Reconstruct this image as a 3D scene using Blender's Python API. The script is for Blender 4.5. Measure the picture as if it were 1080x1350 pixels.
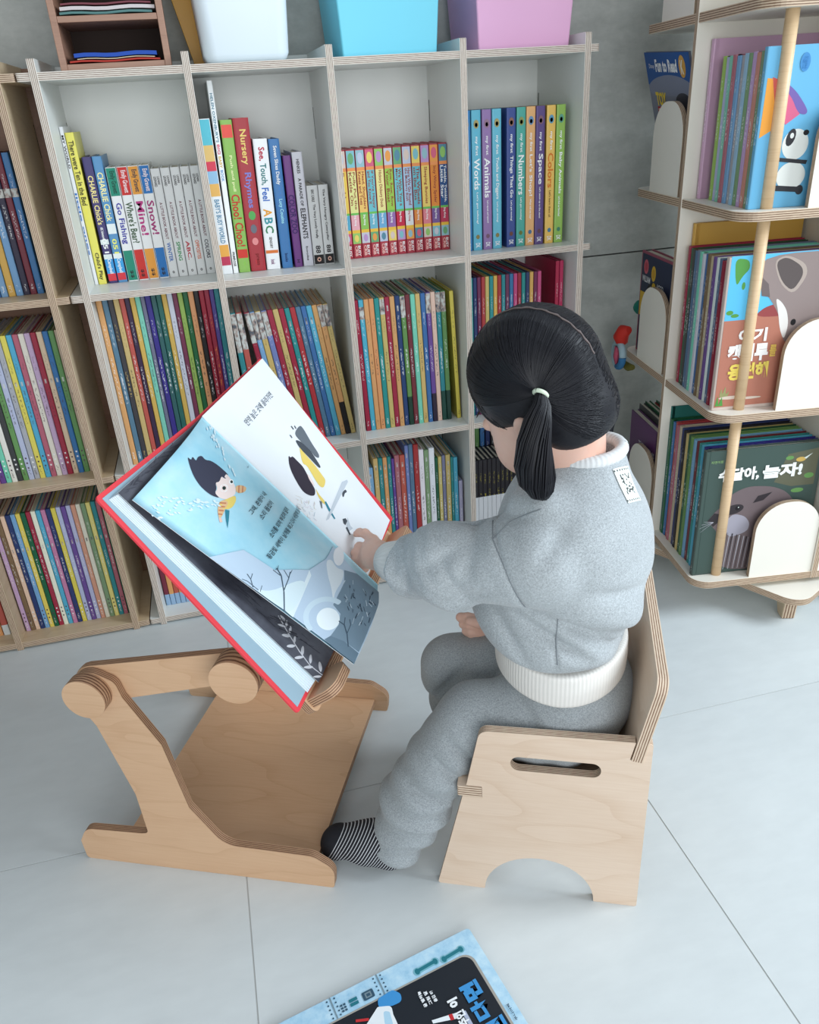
import bpy, math, random
import numpy as np
from mathutils import Vector, Matrix
from mathutils.geometry import tessellate_polygon

S = bpy.context.scene
for o in list(bpy.data.objects): bpy.data.objects.remove(o)
COL = S.collection
PI = math.pi

# ---------------------------------------------------------------- camera
cam_d = bpy.data.cameras.new('camera'); cam = bpy.data.objects.new('camera', cam_d); COL.objects.link(cam)
AX = [(0.9679577, -0.16069146, 0.1929667), (-0.24460877, -0.42959911, 0.86925897), (-0.05678417, -0.88860726, -0.4551403)]
Mc = Matrix(((AX[0][0], -AX[0][1], -AX[0][2], 0), (AX[1][0], -AX[1][1], -AX[1][2], 0), (AX[2][0], -AX[2][1], -AX[2][2], 1.2103), (0, 0, 0, 1)))
cam.matrix_world = Mc
cam_d.sensor_fit = 'HORIZONTAL'; cam_d.sensor_width = 36; cam_d.lens = 35.0; cam_d.clip_start = 0.02
S.camera = cam

# ---------------------------------------------------------------- world and lights
W = bpy.data.worlds.new('daylight'); S.world = W; W.use_nodes = True
bg = W.node_tree.nodes['Background']; bg.inputs[0].default_value = (0.80, 0.90, 1.0, 1); bg.inputs[1].default_value = 0.36

def area(name, loc, target, size, size_y, power, color):
    d = bpy.data.lights.new(name, 'AREA'); d.shape = 'RECTANGLE'; d.size = size; d.size_y = size_y; d.energy = power; d.color = color
    o = bpy.data.objects.new(name, d); COL.objects.link(o); o.location = loc
    o.rotation_euler = (Vector(target) - Vector(loc)).to_track_quat('-Z', 'Y').to_euler(); return o
area('window_light', (3.0, 0.0, 2.3), (0.4, 1.2, 0.5), 1.5, 1.3, 76, (0.82, 0.92, 1.0))
area('window_light', (0.3, -1.9, 1.25), (0.3, 1.8, 0.75), 2.8, 1.7, 44, (0.95, 0.98, 1.0))
vs = S.view_settings
vs.view_transform = 'Standard'; vs.look = 'None'; vs.exposure = 0.39; vs.gamma = 1.0
try: vs.use_curve_mapping = False
except Exception: pass

# ---------------------------------------------------------------- colour and material helpers
def lin(c):
    f = lambda v: v / 12.92 if v <= 0.04045 else ((v + 0.055) / 1.055) ** 2.4
    return tuple(f(v / 255.0) for v in c)
class NT:
    def __init__(s, m): s.t = m.node_tree; s.n = s.t.nodes; s.l = s.t.links
    def new(s, ty, **kw):
        n = s.n.new(ty)
        for k, v in kw.items(): setattr(n, k, v)
        return n
    def link(s, a, b): s.l.new(a, b)
    def math(s, op, a, b=None, c=None):
        n = s.n.new('ShaderNodeMath'); n.operation = op
        for i, v in enumerate((a, b, c)):
            if v is None: continue
            if isinstance(v, (int, float)): n.inputs[i].default_value = v
            else: s.l.new(v, n.inputs[i])
        return n.outputs[0]
    def mix(s, fac, a, b):
        n = s.n.new('ShaderNodeMix'); n.data_type = 'RGBA'
        for i, v in ((0, fac), (6, a), (7, b)):
            if isinstance(v, (int, float)): n.inputs[i].default_value = v
            elif isinstance(v, tuple): n.inputs[i].default_value = (*v[:3], 1)
            else: s.l.new(v, n.inputs[i])
        return n.outputs[2]
    def noise(s, vec, scale, detail=3, rough=0.5):
        n = s.n.new('ShaderNodeTexNoise'); n.inputs['Scale'].default_value = scale; n.inputs['Detail'].default_value = detail
        n.inputs['Roughness'].default_value = rough
        if vec is not None: s.l.new(vec, n.inputs['Vector'])
        return n.outputs[0]
    def mapping(s, vec, scale=(1, 1, 1), rot=(0, 0, 0), loc=(0, 0, 0)):
        n = s.n.new('ShaderNodeMapping'); s.l.new(vec, n.inputs[0]); n.inputs['Scale'].default_value = scale
        n.inputs['Rotation'].default_value = rot; n.inputs['Location'].default_value = loc; return n.outputs[0]
    def ramp(s, fac, stops):
        n = s.n.new('ShaderNodeValToRGB'); s.l.new(fac, n.inputs[0]); e = n.color_ramp.elements
        while len(e) < len(stops): e.new(0.5)
        for el, (p, c) in zip(e, stops): el.position = p; el.color = (*c[:3], 1)
        return n.outputs[0]
    def bump(s, h, strength, dist, bsdf):
        n = s.n.new('ShaderNodeBump'); n.inputs['Strength'].default_value = strength; n.inputs['Distance'].default_value = dist
        s.l.new(h, n.inputs['Height']); s.l.new(n.outputs[0], bsdf.inputs['Normal'])
MATS = {}
def mat(name, color=(200, 200, 200), rough=0.5, spec=0.5, vary=0.04, bump=0.0, bscale=200, **kw):
    if name in MATS: return MATS[name]
    m = bpy.data.materials.new(name); m.use_nodes = True; t = NT(m); b = t.n['Principled BSDF']
    b.inputs['Roughness'].default_value = rough; b.inputs['Specular IOR Level'].default_value = spec
    c = lin(color); tc = t.new('ShaderNodeTexCoord').outputs['Object']
    nz = t.noise(tc, 14, 4)
    lo = tuple(v * (1 - vary) for v in c); hi = tuple(min(1, v * (1 + vary)) for v in c)
    t.link(t.mix(nz, lo, hi), b.inputs['Base Color'])
    if bump: t.bump(t.noise(tc, bscale, 3), bump, 0.001, b)
    for k, v in kw.items(): b.inputs[k].default_value = v
    MATS[name] = m; return m
def ink(color):
    return mat('ink_%02x%02x%02x' % tuple(int(v) for v in color), color, 0.55, 0.3, 0.02)

def m_ply_edge(name, light, dark, layers=4.5):
    m = bpy.data.materials.new(name); m.use_nodes = True; t = NT(m); b = t.n['Principled BSDF']; b.inputs['Roughness'].default_value = 0.6
    uv = t.new('ShaderNodeUVMap').outputs[0]; sp = t.new('ShaderNodeSeparateXYZ'); t.link(uv, sp.inputs[0])
    st = t.math('SINE', t.math('MULTIPLY', sp.outputs[1], 2 * PI * layers))
    nz = t.noise(t.mapping(uv, (60, 9, 1)), 1.0, 4, 0.6)
    f = t.math('ADD', t.math('MULTIPLY', st, 0.42), t.math('MULTIPLY', t.math('SUBTRACT', nz, 0.5), 0.9))
    f = t.math('ADD', f, 0.5)
    t.link(t.ramp(f, [(0.25, lin(dark)), (0.6, lin(light))]), b.inputs['Base Color'])
    t.bump(f, 0.3, 0.0004, b)
    return m
def m_birch(name, light, dark, rough=0.45):
    m = bpy.data.materials.new(name); m.use_nodes = True; t = NT(m); b = t.n['Principled BSDF']; b.inputs['Roughness'].default_value = rough
    uv = t.new('ShaderNodeUVMap').outputs[0]
    wv = t.noise(t.mapping(uv, (2.2, 7.0, 1)), 1.0, 2, 0.4)
    n2 = t.math('FRACT', t.math('MULTIPLY', wv, 9.0))
    ring = t.math('POWER', n2, 7.0)
    fine = t.noise(t.mapping(uv, (14, 260, 1)), 1.0, 4, 0.6)
    big = t.noise(t.mapping(uv, (3, 5, 1)), 1.0, 3, 0.5)
    f = t.math('ADD', t.math('MULTIPLY', ring, 0.15), t.math('ADD', t.math('MULTIPLY', fine, 0.36), t.math('MULTIPLY', big, 0.49)))
    t.link(t.ramp(f, [(0.25, lin(light)), (0.75, lin(dark))]), b.inputs['Base Color'])
    t.bump(fine, 0.08, 0.0005, b)
    return m
WHITE_LAM = mat('white_laminate', (226, 228, 224), 0.38, 0.45, 0.015)
EDGE_GREY = m_ply_edge('pale_plywood_edge', (226, 216, 204), (138, 118, 104))
EDGE_TAN = m_ply_edge('tan_plywood_edge', (205, 182, 156), (122, 92, 70))
EDGE_CHAIR = m_ply_edge('chair_plywood_edge', (222, 200, 176), (136, 104, 82), 4.5)
EDGE_STAND = m_ply_edge('stand_plywood_edge', (190, 152, 120), (112, 76, 54), 4.5)
BIRCH_CHAIR = m_birch('birch_face_chair', (233, 211, 190), (211, 180, 152))
BIRCH_STAND = m_birch('birch_face_stand', (222, 184, 148), (198, 154, 116))
BIRCH_CASE = m_birch('birch_face_bookcase', (214, 194, 164), (190, 164, 130))
BROWN_PLY = m_birch('brown_wood_face', (150, 112, 88), (118, 84, 64))
CREAM_LAM = mat('cream_laminate', (236, 230, 218), 0.4, 0.45, 0.015)

# ---------------------------------------------------------------- mesh helpers
def setp(o, label=None, cat=None, group=None, kind=None):
    if label: o['label'] = label
    if cat: o['category'] = cat
    if group: o['group'] = group
    if kind: o['kind'] = kind
    return o
def empty(name, loc=(0, 0, 0), rz=0.0, label=None, cat=None, group=None):
    o = bpy.data.objects.new(name, None); COL.objects.link(o); o.location = loc; o.rotation_euler = (0, 0, rz); o.empty_display_size = 0.05
    return setp(o, label, cat, group)
def link(name, me, parent=None, loc=None, rot=None):
    o = bpy.data.objects.new(name, me); COL.objects.link(o)
    if parent: o.parent = parent
    if loc is not None: o.location = loc
    if rot is not None: o.rotation_euler = rot
    return o
class MB:
    def __init__(s): s.v = []; s.f = []; s.mi = []; s.uv = []; s.sm = []
    def face(s, idx, mi=0, uvs=None, smooth=False):
        s.f.append(tuple(idx)); s.mi.append(mi); s.sm.append(smooth)
        s.uv.append(uvs if uvs else [(0, 0)] * len(idx))
    def box(s, x0, y0, z0, x1, y1, z1, mi=0, M=None):
        b = len(s.v)
        P = [(x0, y0, z0), (x1, y0, z0), (x1, y1, z0), (x0, y1, z0), (x0, y0, z1), (x1, y0, z1), (x1, y1, z1), (x0, y1, z1)]
        for p in P: s.v.append(tuple(M @ Vector(p)) if M else p)
        for q, (i, j) in (((0, 3, 2, 1), (0, 1)), ((4, 5, 6, 7), (0, 1)), ((0, 1, 5, 4), (0, 2)), ((1, 2, 6, 5), (1, 2)), ((2, 3, 7, 6), (0, 2)), ((3, 0, 4, 7), (1, 2))):
            s.face([b + k for k in q], mi, [(P[k][i], P[k][j]) for k in q])
    def prism(s, poly, th, M, holes=(), fm=0, em=1):
        """poly: CCW 2D outline; extruded along local +Z by th; M maps (x,y,z)."""
        loops = [list(poly)] + [list(h) for h in holes]
        flat = [p for L in loops for p in L]; N = len(flat); b = len(s.v)
        for z in (0, th):
            for p in flat: s.v.append(tuple(M @ Vector((p[0], p[1], z))))
        for tri in tessellate_polygon([[Vector((p[0], p[1], 0)) for p in L] for L in loops]):
            a, c, d = tri
            A = (flat[c][0] - flat[a][0]) * (flat[d][1] - flat[a][1]) - (flat[c][1] - flat[a][1]) * (flat[d][0] - flat[a][0])
            if A < 0: c, d = d, c
            s.face((b + N + a, b + N + c, b + N + d), fm, [flat[a], flat[c], flat[d]])
            s.face((b + a, b + d, b + c), fm, [flat[a], flat[d], flat[c]])
        k0 = 0
        for li, L in enumerate(loops):
            n = len(L); area2 = sum(L[i][0] * L[(i + 1) % n][1] - L[(i + 1) % n][0] * L[i][1] for i in range(n))
            ccw = area2 > 0; want = (li == 0); u = 0.0
            for i in range(n):
                j = (i + 1) % n; d = math.hypot(L[j][0] - L[i][0], L[j][1] - L[i][1])
                q = [b + k0 + i, b + k0 + j, b + N + k0 + j, b + N + k0 + i]; uv = [(u, 0), (u + d, 0), (u + d, 1), (u, 1)]
                if ccw != want: q.reverse(); uv.reverse()
                s.face(q, em, uv); u += d
            k0 += n
    def cyl(s, r, h, M, n=24, r2=None, fm=0, em=1):
        poly = [(r * math.cos(2 * PI * i / n), r * math.sin(2 * PI * i / n)) for i in range(n)]
        f0 = len(s.f); v0 = len(s.v)
        s.prism(poly, h, M, (), fm, em)
        if r2 is not None:
            for i in range(n): s.v[v0 + n + i] = tuple(M @ Vector((poly[i][0] * r2 / r, poly[i][1] * r2 / r, h)))
        for k in range(f0, len(s.f)):
            if s.mi[k] == em and len(s.f[k]) == 4: s.sm[k] = True
    def tube(s, pts, rad, n=8, mi=0, cap=True, smooth=True):
        P = [Vector(p) for p in pts]; R = rad if hasattr(rad, '__len__') else [rad] * len(P)
        b = len(s.v); up = Vector((0, 0, 1))
        pu = None
        for i, p in enumerate(P):
            t = (P[min(i + 1, len(P) - 1)] - P[max(i - 1, 0)]).normalized()
            if pu is None:
                a = up if abs(t.dot(up)) < 0.95 else Vector((1, 0, 0)); u = t.cross(a).normalized()
            else: u = (pu - t * pu.dot(t)).normalized()
            pu = u; w = t.cross(u)
            for k in range(n):
                an = 2 * PI * k / n; s.v.append(tuple(p + (u * math.cos(an) + w * math.sin(an)) * R[i]))
        for i in range(len(P) - 1):
            for k in range(n):
                k2 = (k + 1) % n; s.face((b + i * n + k, b + i * n + k2, b + (i + 1) * n + k2, b + (i + 1) * n + k), mi, None, smooth)
        if cap:
            s.face([b + k for k in range(n)][::-1], mi); s.face([b + (len(P) - 1) * n + k for k in range(n)], mi)
    def mesh(s, name, mats):
        me = bpy.data.meshes.new(name); me.from_pydata([tuple(v) for v in s.v], [], s.f)
        for m in mats: me.materials.append(m)
        me.polygons.foreach_set('material_index', s.mi); me.polygons.foreach_set('use_smooth', s.sm)
        ul = me.uv_layers.new(name='UVMap'); fl = [c for q in s.uv for uvp in q for c in uvp]; ul.data.foreach_set('uv', fl)
        me.update(); return me
    def obj(s, name, mats, parent=None, bevel=0.0, **kw):
        o = link(name, s.mesh(name, mats), parent, **kw)
        if bevel:
            md = o.modifiers.new('edge', 'BEVEL'); md.width = bevel; md.segments = 2; md.limit_method = 'ANGLE'; md.angle_limit = 0.8
        return o
def rounded(pts, n=6):
    """pts: (x, y, r) -> outline with rounded corners"""
    out = []
    N = len(pts)
    for i in range(N):
        x, y, r = pts[i]
        if r <= 0: out.append((x, y)); continue
        p = Vector((x, y)); a = Vector(pts[i - 1][:2]) - p; c = Vector(pts[(i + 1) % N][:2]) - p
        la, lc = a.length, c.length; a.normalize(); c.normalize()
        ang = a.angle(c) / 2; d = min(r / math.tan(ang), la * 0.49, lc * 0.49); rr = d * math.tan(ang)
        ctr = p + (a + c).normalized() * (rr / math.sin(ang))
        p1 = p + a * d; p2 = p + c * d; v1 = p1 - ctr; v2 = p2 - ctr; tot = v1.angle_signed(v2)
        for k in range(n + 1):
            t = -tot * k / n; cs, sn = math.cos(t), math.sin(t)
            out.append((ctr.x + v1.x * cs - v1.y * sn, ctr.y + v1.x * sn + v1.y * cs))
    return out
XZ = lambda y, x=0, z=0: Matrix(((1, 0, 0, x), (0, 0, -1, y), (0, 1, 0, z), (0, 0, 0, 1)))   # 2D (x,z) outline, thickness towards -Y
XY = lambda z, x=0, y=0: Matrix(((1, 0, 0, x), (0, 1, 0, y), (0, 0, 1, z), (0, 0, 0, 1)))
YZ = lambda x: Matrix(((0, 0, 1, x), (1, 0, 0, 0), (0, 1, 0, 0), (0, 0, 0, 1)))               # 2D (y,z) outline, thickness towards +X
def frame(origin, ax, ay, an):
    return Matrix(((ax[0], ay[0], an[0], origin[0]), (ax[1], ay[1], an[1], origin[1]), (ax[2], ay[2], an[2], origin[2]), (0, 0, 0, 1)))
def rect(x0, y0, x1, y1): return [(x0, y0), (x1, y0), (x1, y1), (x0, y1)]

_tcache = {}
def text_mesh(s, bold=0.0):
    """flat lettering mesh, normalised to a 0..1 x 0..1 box"""
    k = (s, bold)
    if k in _tcache: return _tcache[k]
    cu = bpy.data.curves.new('lettering', 'FONT'); cu.body = s; cu.resolution_u = 2; cu.offset = bold; cu.align_x = 'LEFT'
    o = bpy.data.objects.new('lettering', cu); COL.objects.link(o); dg = bpy.context.evaluated_depsgraph_get()
    me = bpy.data.meshes.new_from_object(o.evaluated_get(dg)); bpy.data.objects.remove(o); bpy.data.curves.remove(cu)
    n = len(me.vertices); co = np.zeros(n * 3); me.vertices.foreach_get('co', co); co = co.reshape(-1, 3)
    if n == 0: _tcache[k] = (co, [], 1); return _tcache[k]
    mn = co.min(0); mx = co.max(0); asp = (mx[0] - mn[0]) / max(1e-6, mx[1] - mn[1])
    co = (co - mn) / np.maximum(mx - mn, 1e-6); fs = [tuple(p.vertices) for p in me.polygons]
    bpy.data.meshes.remove(me); _tcache[k] = (co, fs, asp); return _tcache[k]
def put_text(mb, s, origin, ax, ay, mi=0, bold=0.0):
    """ax, ay: full-length vectors of the text box"""
    co, fs, asp = text_mesh(s, bold); o = Vector(origin); ax = Vector(ax); ay = Vector(ay); b = len(mb.v)
    for c in co: mb.v.append(tuple(o + ax * float(c[0]) + ay * float(c[1])))
    for f in fs: mb.face([b + i for i in f], mi)

# ---------------------------------------------------------------- surface nets for soft shapes (numpy distance fields)
def seg(P, a, b, ra, rb=None):
    rb = ra if rb is None else rb; a = np.array(a, float); b = np.array(b, float); d = b - a
    t = np.clip(((P - a) @ d) / max(1e-9, d @ d), 0, 1)
    return np.linalg.norm(P - a - t[..., None] * d, axis=-1) - (ra + (rb - ra) * t)
def ell(P, c, r, B=None):
    q = P - np.array(c, float)
    if B is not None: q = q @ np.array(B).T
    r = np.array(r, float); k0 = np.linalg.norm(q / r, axis=-1); k1 = np.linalg.norm(q / (r * r), axis=-1)
    return k0 * (k0 - 1.0) / np.maximum(k1, 1e-9)
def smin(a, b, k):
    h = np.clip(0.5 + 0.5 * (b - a) / k, 0, 1); return b + (a - b) * h - k * h * (1 - h)
def smax(a, b, k): return -smin(-a, -b, k)
def nets(f, lo, hi, h, name, mats, block=14):
    lo = np.array(lo, float); hi = np.array(hi, float); n = np.ceil((hi - lo) / h).astype(int) + 2
    nb = np.ceil(n / block).astype(int); n = nb * block
    F = np.ones(n, np.float32)
    g = [np.arange(k) for k in nb]
    C = np.stack(np.meshgrid(*g, indexing='ij'), -1).reshape(-1, 3)
    cen = lo + (C + 0.5) * block * h; dc = f(cen); rad = block * h * 0.9
    r = np.arange(block); L = np.stack(np.meshgrid(r, r, r, indexing='ij'), -1).reshape(-1, 3)
    for ci, dd in zip(C, dc):
        sl = tuple(slice(c * block, (c + 1) * block) for c in ci)
        if abs(dd) > rad * 1.35: F[sl] = np.sign(dd); continue
        F[sl] = f(lo + (ci * block + L) * h).reshape(block, block, block)
    s = F < 0; cnt = np.zeros(n - 1, np.float32); acc = np.zeros((*(n - 1), 3), np.float32)
    edges = []
    for ax in range(3):
        sa = [slice(None)] * 3; sb = [slice(None)] * 3; sa[ax] = slice(0, -1); sb[ax] = slice(1, None)
        A = F[tuple(sa)]; Bf = F[tuple(sb)]; cr = (A < 0) != (Bf < 0); idx = np.argwhere(cr)
        t = A[cr] / (A[cr] - Bf[cr] + 1e-12); pos = idx.astype(np.float32); pos[:, ax] += t
        o1, o2 = [a for a in range(3) if a != ax]
        for d1 in (0, -1):
            for d2 in (0, -1):
                c = idx.copy(); c[:, o1] += d1; c[:, o2] += d2
                ok = ((c >= 0) & (c < n - 1)).all(1); cc = c[ok]
                np.add.at(cnt, (cc[:, 0], cc[:, 1], cc[:, 2]), 1); np.add.at(acc, (cc[:, 0], cc[:, 1], cc[:, 2]), pos[ok])
        edges.append((ax, o1, o2, idx, A[cr] < 0))
    act = cnt > 0; vid = -np.ones(n - 1, int); vid[act] = np.arange(act.sum())
    V = lo + (acc[act] / cnt[act][:, None]) * h
    faces = []
    for ax, o1, o2, idx, ins in edges:
        ok = (idx[:, o1] > 0) & (idx[:, o2] > 0) & (idx[:, o1] < n[o1] - 1) & (idx[:, o2] < n[o2] - 1); idx = idx[ok]; ins = ins[ok]
        q = []
        for d1, d2 in ((-1, -1), (0, -1), (0, 0), (-1, 0)):
            c = idx.copy(); c[:, o1] += d1; c[:, o2] += d2; q.append(vid[c[:, 0], c[:, 1], c[:, 2]])
        q = np.stack(q, 1); flip = ins if ax != 1 else ~ins
        q[~flip] = q[~flip][:, ::-1]; faces.append(q)
    Q = np.concatenate(faces); Q = Q[(Q >= 0).all(1)]
    me = bpy.data.meshes.new(name); me.vertices.add(len(V)); me.vertices.foreach_set('co', V.astype(np.float32).ravel())
    me.loops.add(len(Q) * 4); me.loops.foreach_set('vertex_index', Q.ravel().astype(np.int32)); me.polygons.add(len(Q))
    me.polygons.foreach_set('loop_start', np.arange(len(Q), dtype=np.int32) * 4); me.polygons.foreach_set('use_smooth', np.ones(len(Q), bool))
    me.update(calc_edges=True); me.validate()
    for m in mats: me.materials.append(m)
    return me
# ================================================================ SETTING
def m_floor():
    m = bpy.data.materials.new('white_porcelain_tile'); m.use_nodes = True; t = NT(m); b = t.n['Principled BSDF']
    tc = t.new('ShaderNodeTexCoord').outputs['Object']
    a = t.noise(tc, 2.2, 5, 0.6); c = t.noise(t.mapping(tc, (4, 10, 1)), 3.0, 5, 0.6)
    f = t.math('ADD', t.math('MULTIPLY', a, 0.6), t.math('MULTIPLY', c, 0.4))
    t.link(t.ramp(f, [(0.3, lin((202, 208, 209))), (0.7, lin((216, 222, 223)))]), b.inputs['Base Color'])
    b.inputs['Roughness'].default_value = 0.36; b.inputs['Specular IOR Level'].default_value = 0.4
    t.bump(t.noise(tc, 90, 3), 0.05, 0.001, b); return m
def m_concrete():
    m = bpy.data.materials.new('grey_stone_wall'); m.use_nodes = True; t = NT(m); b = t.n['Principled BSDF']
    tc = t.new('ShaderNodeTexCoord').outputs['Object']
    a = t.noise(t.mapping(tc, (1, 1, 1.6)), 2.4, 8, 0.62); c = t.noise(t.mapping(tc, (3, 3, 7)), 3.2, 8, 0.68); d = t.noise(tc, 60, 3)
    f = t.math('ADD', t.math('MULTIPLY', a, 0.45), t.math('ADD', t.math('MULTIPLY', c, 0.42), t.math('MULTIPLY', d, 0.13)))
    t.link(t.ramp(f, [(0.34, lin((156, 158, 154))), (0.5, lin((178, 181, 176))), (0.66, lin((198, 200, 195)))]), b.inputs['Base Color'])
    b.inputs['Roughness'].default_value = 0.55; t.bump(f, 0.15, 0.003, b); return m
FLOOR_M = m_floor(); WALL_M = m_concrete(); GROUT = mat('grey_grout', (196, 198, 196), 0.8)
mb = MB(); mb.box(-2.4, -2.0, -0.06, 3.4, 2.235, -0.0015)
floor = setp(mb.obj('floor', [GROUT]), kind='structure')
TS = 0.76
tile_me = MB(); g = 0.0013; tile_me.box(g, g, -0.0014, TS - g, TS - g, 0.0); tile_me = tile_me.mesh('tile', [FLOOR_M])
for i in range(-3, 5):
    for j in range(-4, 2):
        x0 = -0.112 + i * TS; y0 = 1.172 + j * TS
        if y0 + TS > 2.3:
            m2 = MB(); m2.box(g, g, -0.0014, TS - g, 2.212 - y0, 0.0); me = m2.mesh('tile', [FLOOR_M])
        else: me = tile_me
        link('tile', me, floor, (x0, y0, 0))
# wall with large stone panels parted by thin dark joints
mb = MB(); mb.box(-2.4, 2.222, 0, 3.4, 2.30, 2.6); wall = setp(mb.obj('wall_back', [mat('joint_dark', (64, 64, 62), 0.9)]), kind='structure')
for (x0, x1) in ((-2.4, -0.9), (-0.9, 0.9), (0.9, 3.4)):
    for (z0, z1) in ((0.0, 0.783), (0.787, 1.585), (1.589, 2.6)):
        p = MB(); q = 0.0013; p.box(x0 + q, 2.212, z0, x1 - q, 2.2225, z1); p.obj('wall_panel', [WALL_M], wall)
mb = MB(); mb.box(-2.5, -2.0, 0, -2.4, 2.3, 2.6); setp(mb.obj('wall_left', [WALL_M]), kind='structure')

# ================================================================ BOOKCASES
def notched(n): return n
def bookcase(name, xs, depth0, depth1, ztops, zrow, xl, xr, face, edge, back_face, back_x, label):
    t = empty(name, (xs[0], depth0, 0), 0, label, 'bookcase')
    ox, oy = xs[0], depth0; TH = 0.015
    for x in xs:
        m = MB(); m.prism(rounded([(depth0, 0, 0.002), (depth1 + 0.012, 0, 0.002), (depth1 + 0.012, ztops, 0.002), (depth0, ztops, 0.004)], 2), TH, Matrix.Translation((-ox, -oy, 0)) @ YZ(x)); m.obj('upright', [face, edge], t, 0.0006)
    for z in zrow:
        m = MB(); m.prism(rounded([(xl, depth0 + 0.0012, 0.006), (xr, depth0 + 0.0012, 0.006), (xr, depth1, 0.002), (xl, depth1, 0.002)], 3), TH, Matrix.Translation((-ox, -oy, 0)) @ XY(z - TH)); m.obj('shelf', [face, edge], t, 0.0006)
    m = MB(); m.prism(rect(back_x[0], 0.004, back_x[1], ztops - 0.002), 0.009, Matrix.Translation((-ox, -oy, 0)) @ XZ(depth1 + 0.009)); m.obj('back_panel', [back_face, edge], t)
    # small dark locking slots in the uprights, near the back
    for i, x in enumerate(xs):
        for z in zrow[:-1]:
            for sx in ((x - 0.0004 - ox), (x + TH - 0.0002 - ox)):
                m = MB(); m.box(sx, depth1 - 0.012 - oy, z - 0.16, sx + 0.0006, depth1 - 0.008 - oy, z - 0.09); m.obj('slot', [mat('slot_dark', (38, 34, 30), 0.9)], t)
    return t
ROWS = [1.307, 0.877, 0.445, 0.022]
XM = [-0.282 + 0.2935 * i for i in range(5)]
bookcase('bookcase', XM, 1.90, 2.178, 1.331, ROWS, -0.308, 0.928, WHITE_LAM, EDGE_GREY, WHITE_LAM, (-0.30, 0.90), 'white laminated plywood bookcase with four columns of compartments behind the child')
XL = [-0.353 - 0.2935 * i for i in range(4)]
bookcase('bookcase', XL, 1.90, 2.178, 1.331, ROWS, -1.32, -0.3105, BIRCH_CASE, EDGE_TAN, BROWN_PLY, (-1.3, -0.312), 'tan birch plywood bookcase at the left edge, full of thin pastel books')

# ================================================================ BOOKS
NAMES = {
 'red': (196, 44, 48), 'crimson': (178, 30, 58), 'maroon': (130, 40, 54), 'brick red': (206, 82, 62), 'rose': (190, 96, 112), 'pink': (196, 110, 160), 'hot pink': (214, 64, 130),
 'salmon': (222, 142, 122), 'peach': (228, 188, 156), 'coral': (222, 128, 112), 'orange': (230, 156, 84), 'amber': (226, 168, 62), 'mustard': (212, 178, 92), 'yellow': (228, 206, 58), 'pale yellow': (230, 212, 110),
 'cream': (228, 222, 204), 'white': (232, 234, 234), 'tan': (196, 172, 138), 'brown': (130, 96, 66), 'lime': (142, 190, 66), 'green': (92, 148, 72), 'dark green': (20, 100, 60), 'sage': (122, 158, 110),
 'mint': (104, 206, 172), 'teal': (28, 148, 150), 'dark teal': (34, 98, 102), 'cyan': (62, 180, 214), 'sky blue': (110, 170, 220), 'light blue': (140, 190, 226), 'blue': (46, 112, 184), 'steel blue': (78, 118, 152), 'periwinkle': (106, 124, 200),
 'navy': (38, 56, 118), 'royal blue': (52, 48, 150), 'slate': (112, 118, 148), 'lavender': (178, 180, 216), 'lilac': (200, 160, 208), 'purple': (108, 66, 156), 'violet': (84, 68, 150), 'plum': (124, 40, 82), 'dark purple': (54, 38, 76),
 'grey': (172, 172, 172), 'pale grey': (206, 208, 212), 'charcoal': (62, 62, 64), 'black': (34, 32, 36), 'dark blue': (30, 66, 120)}
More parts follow.
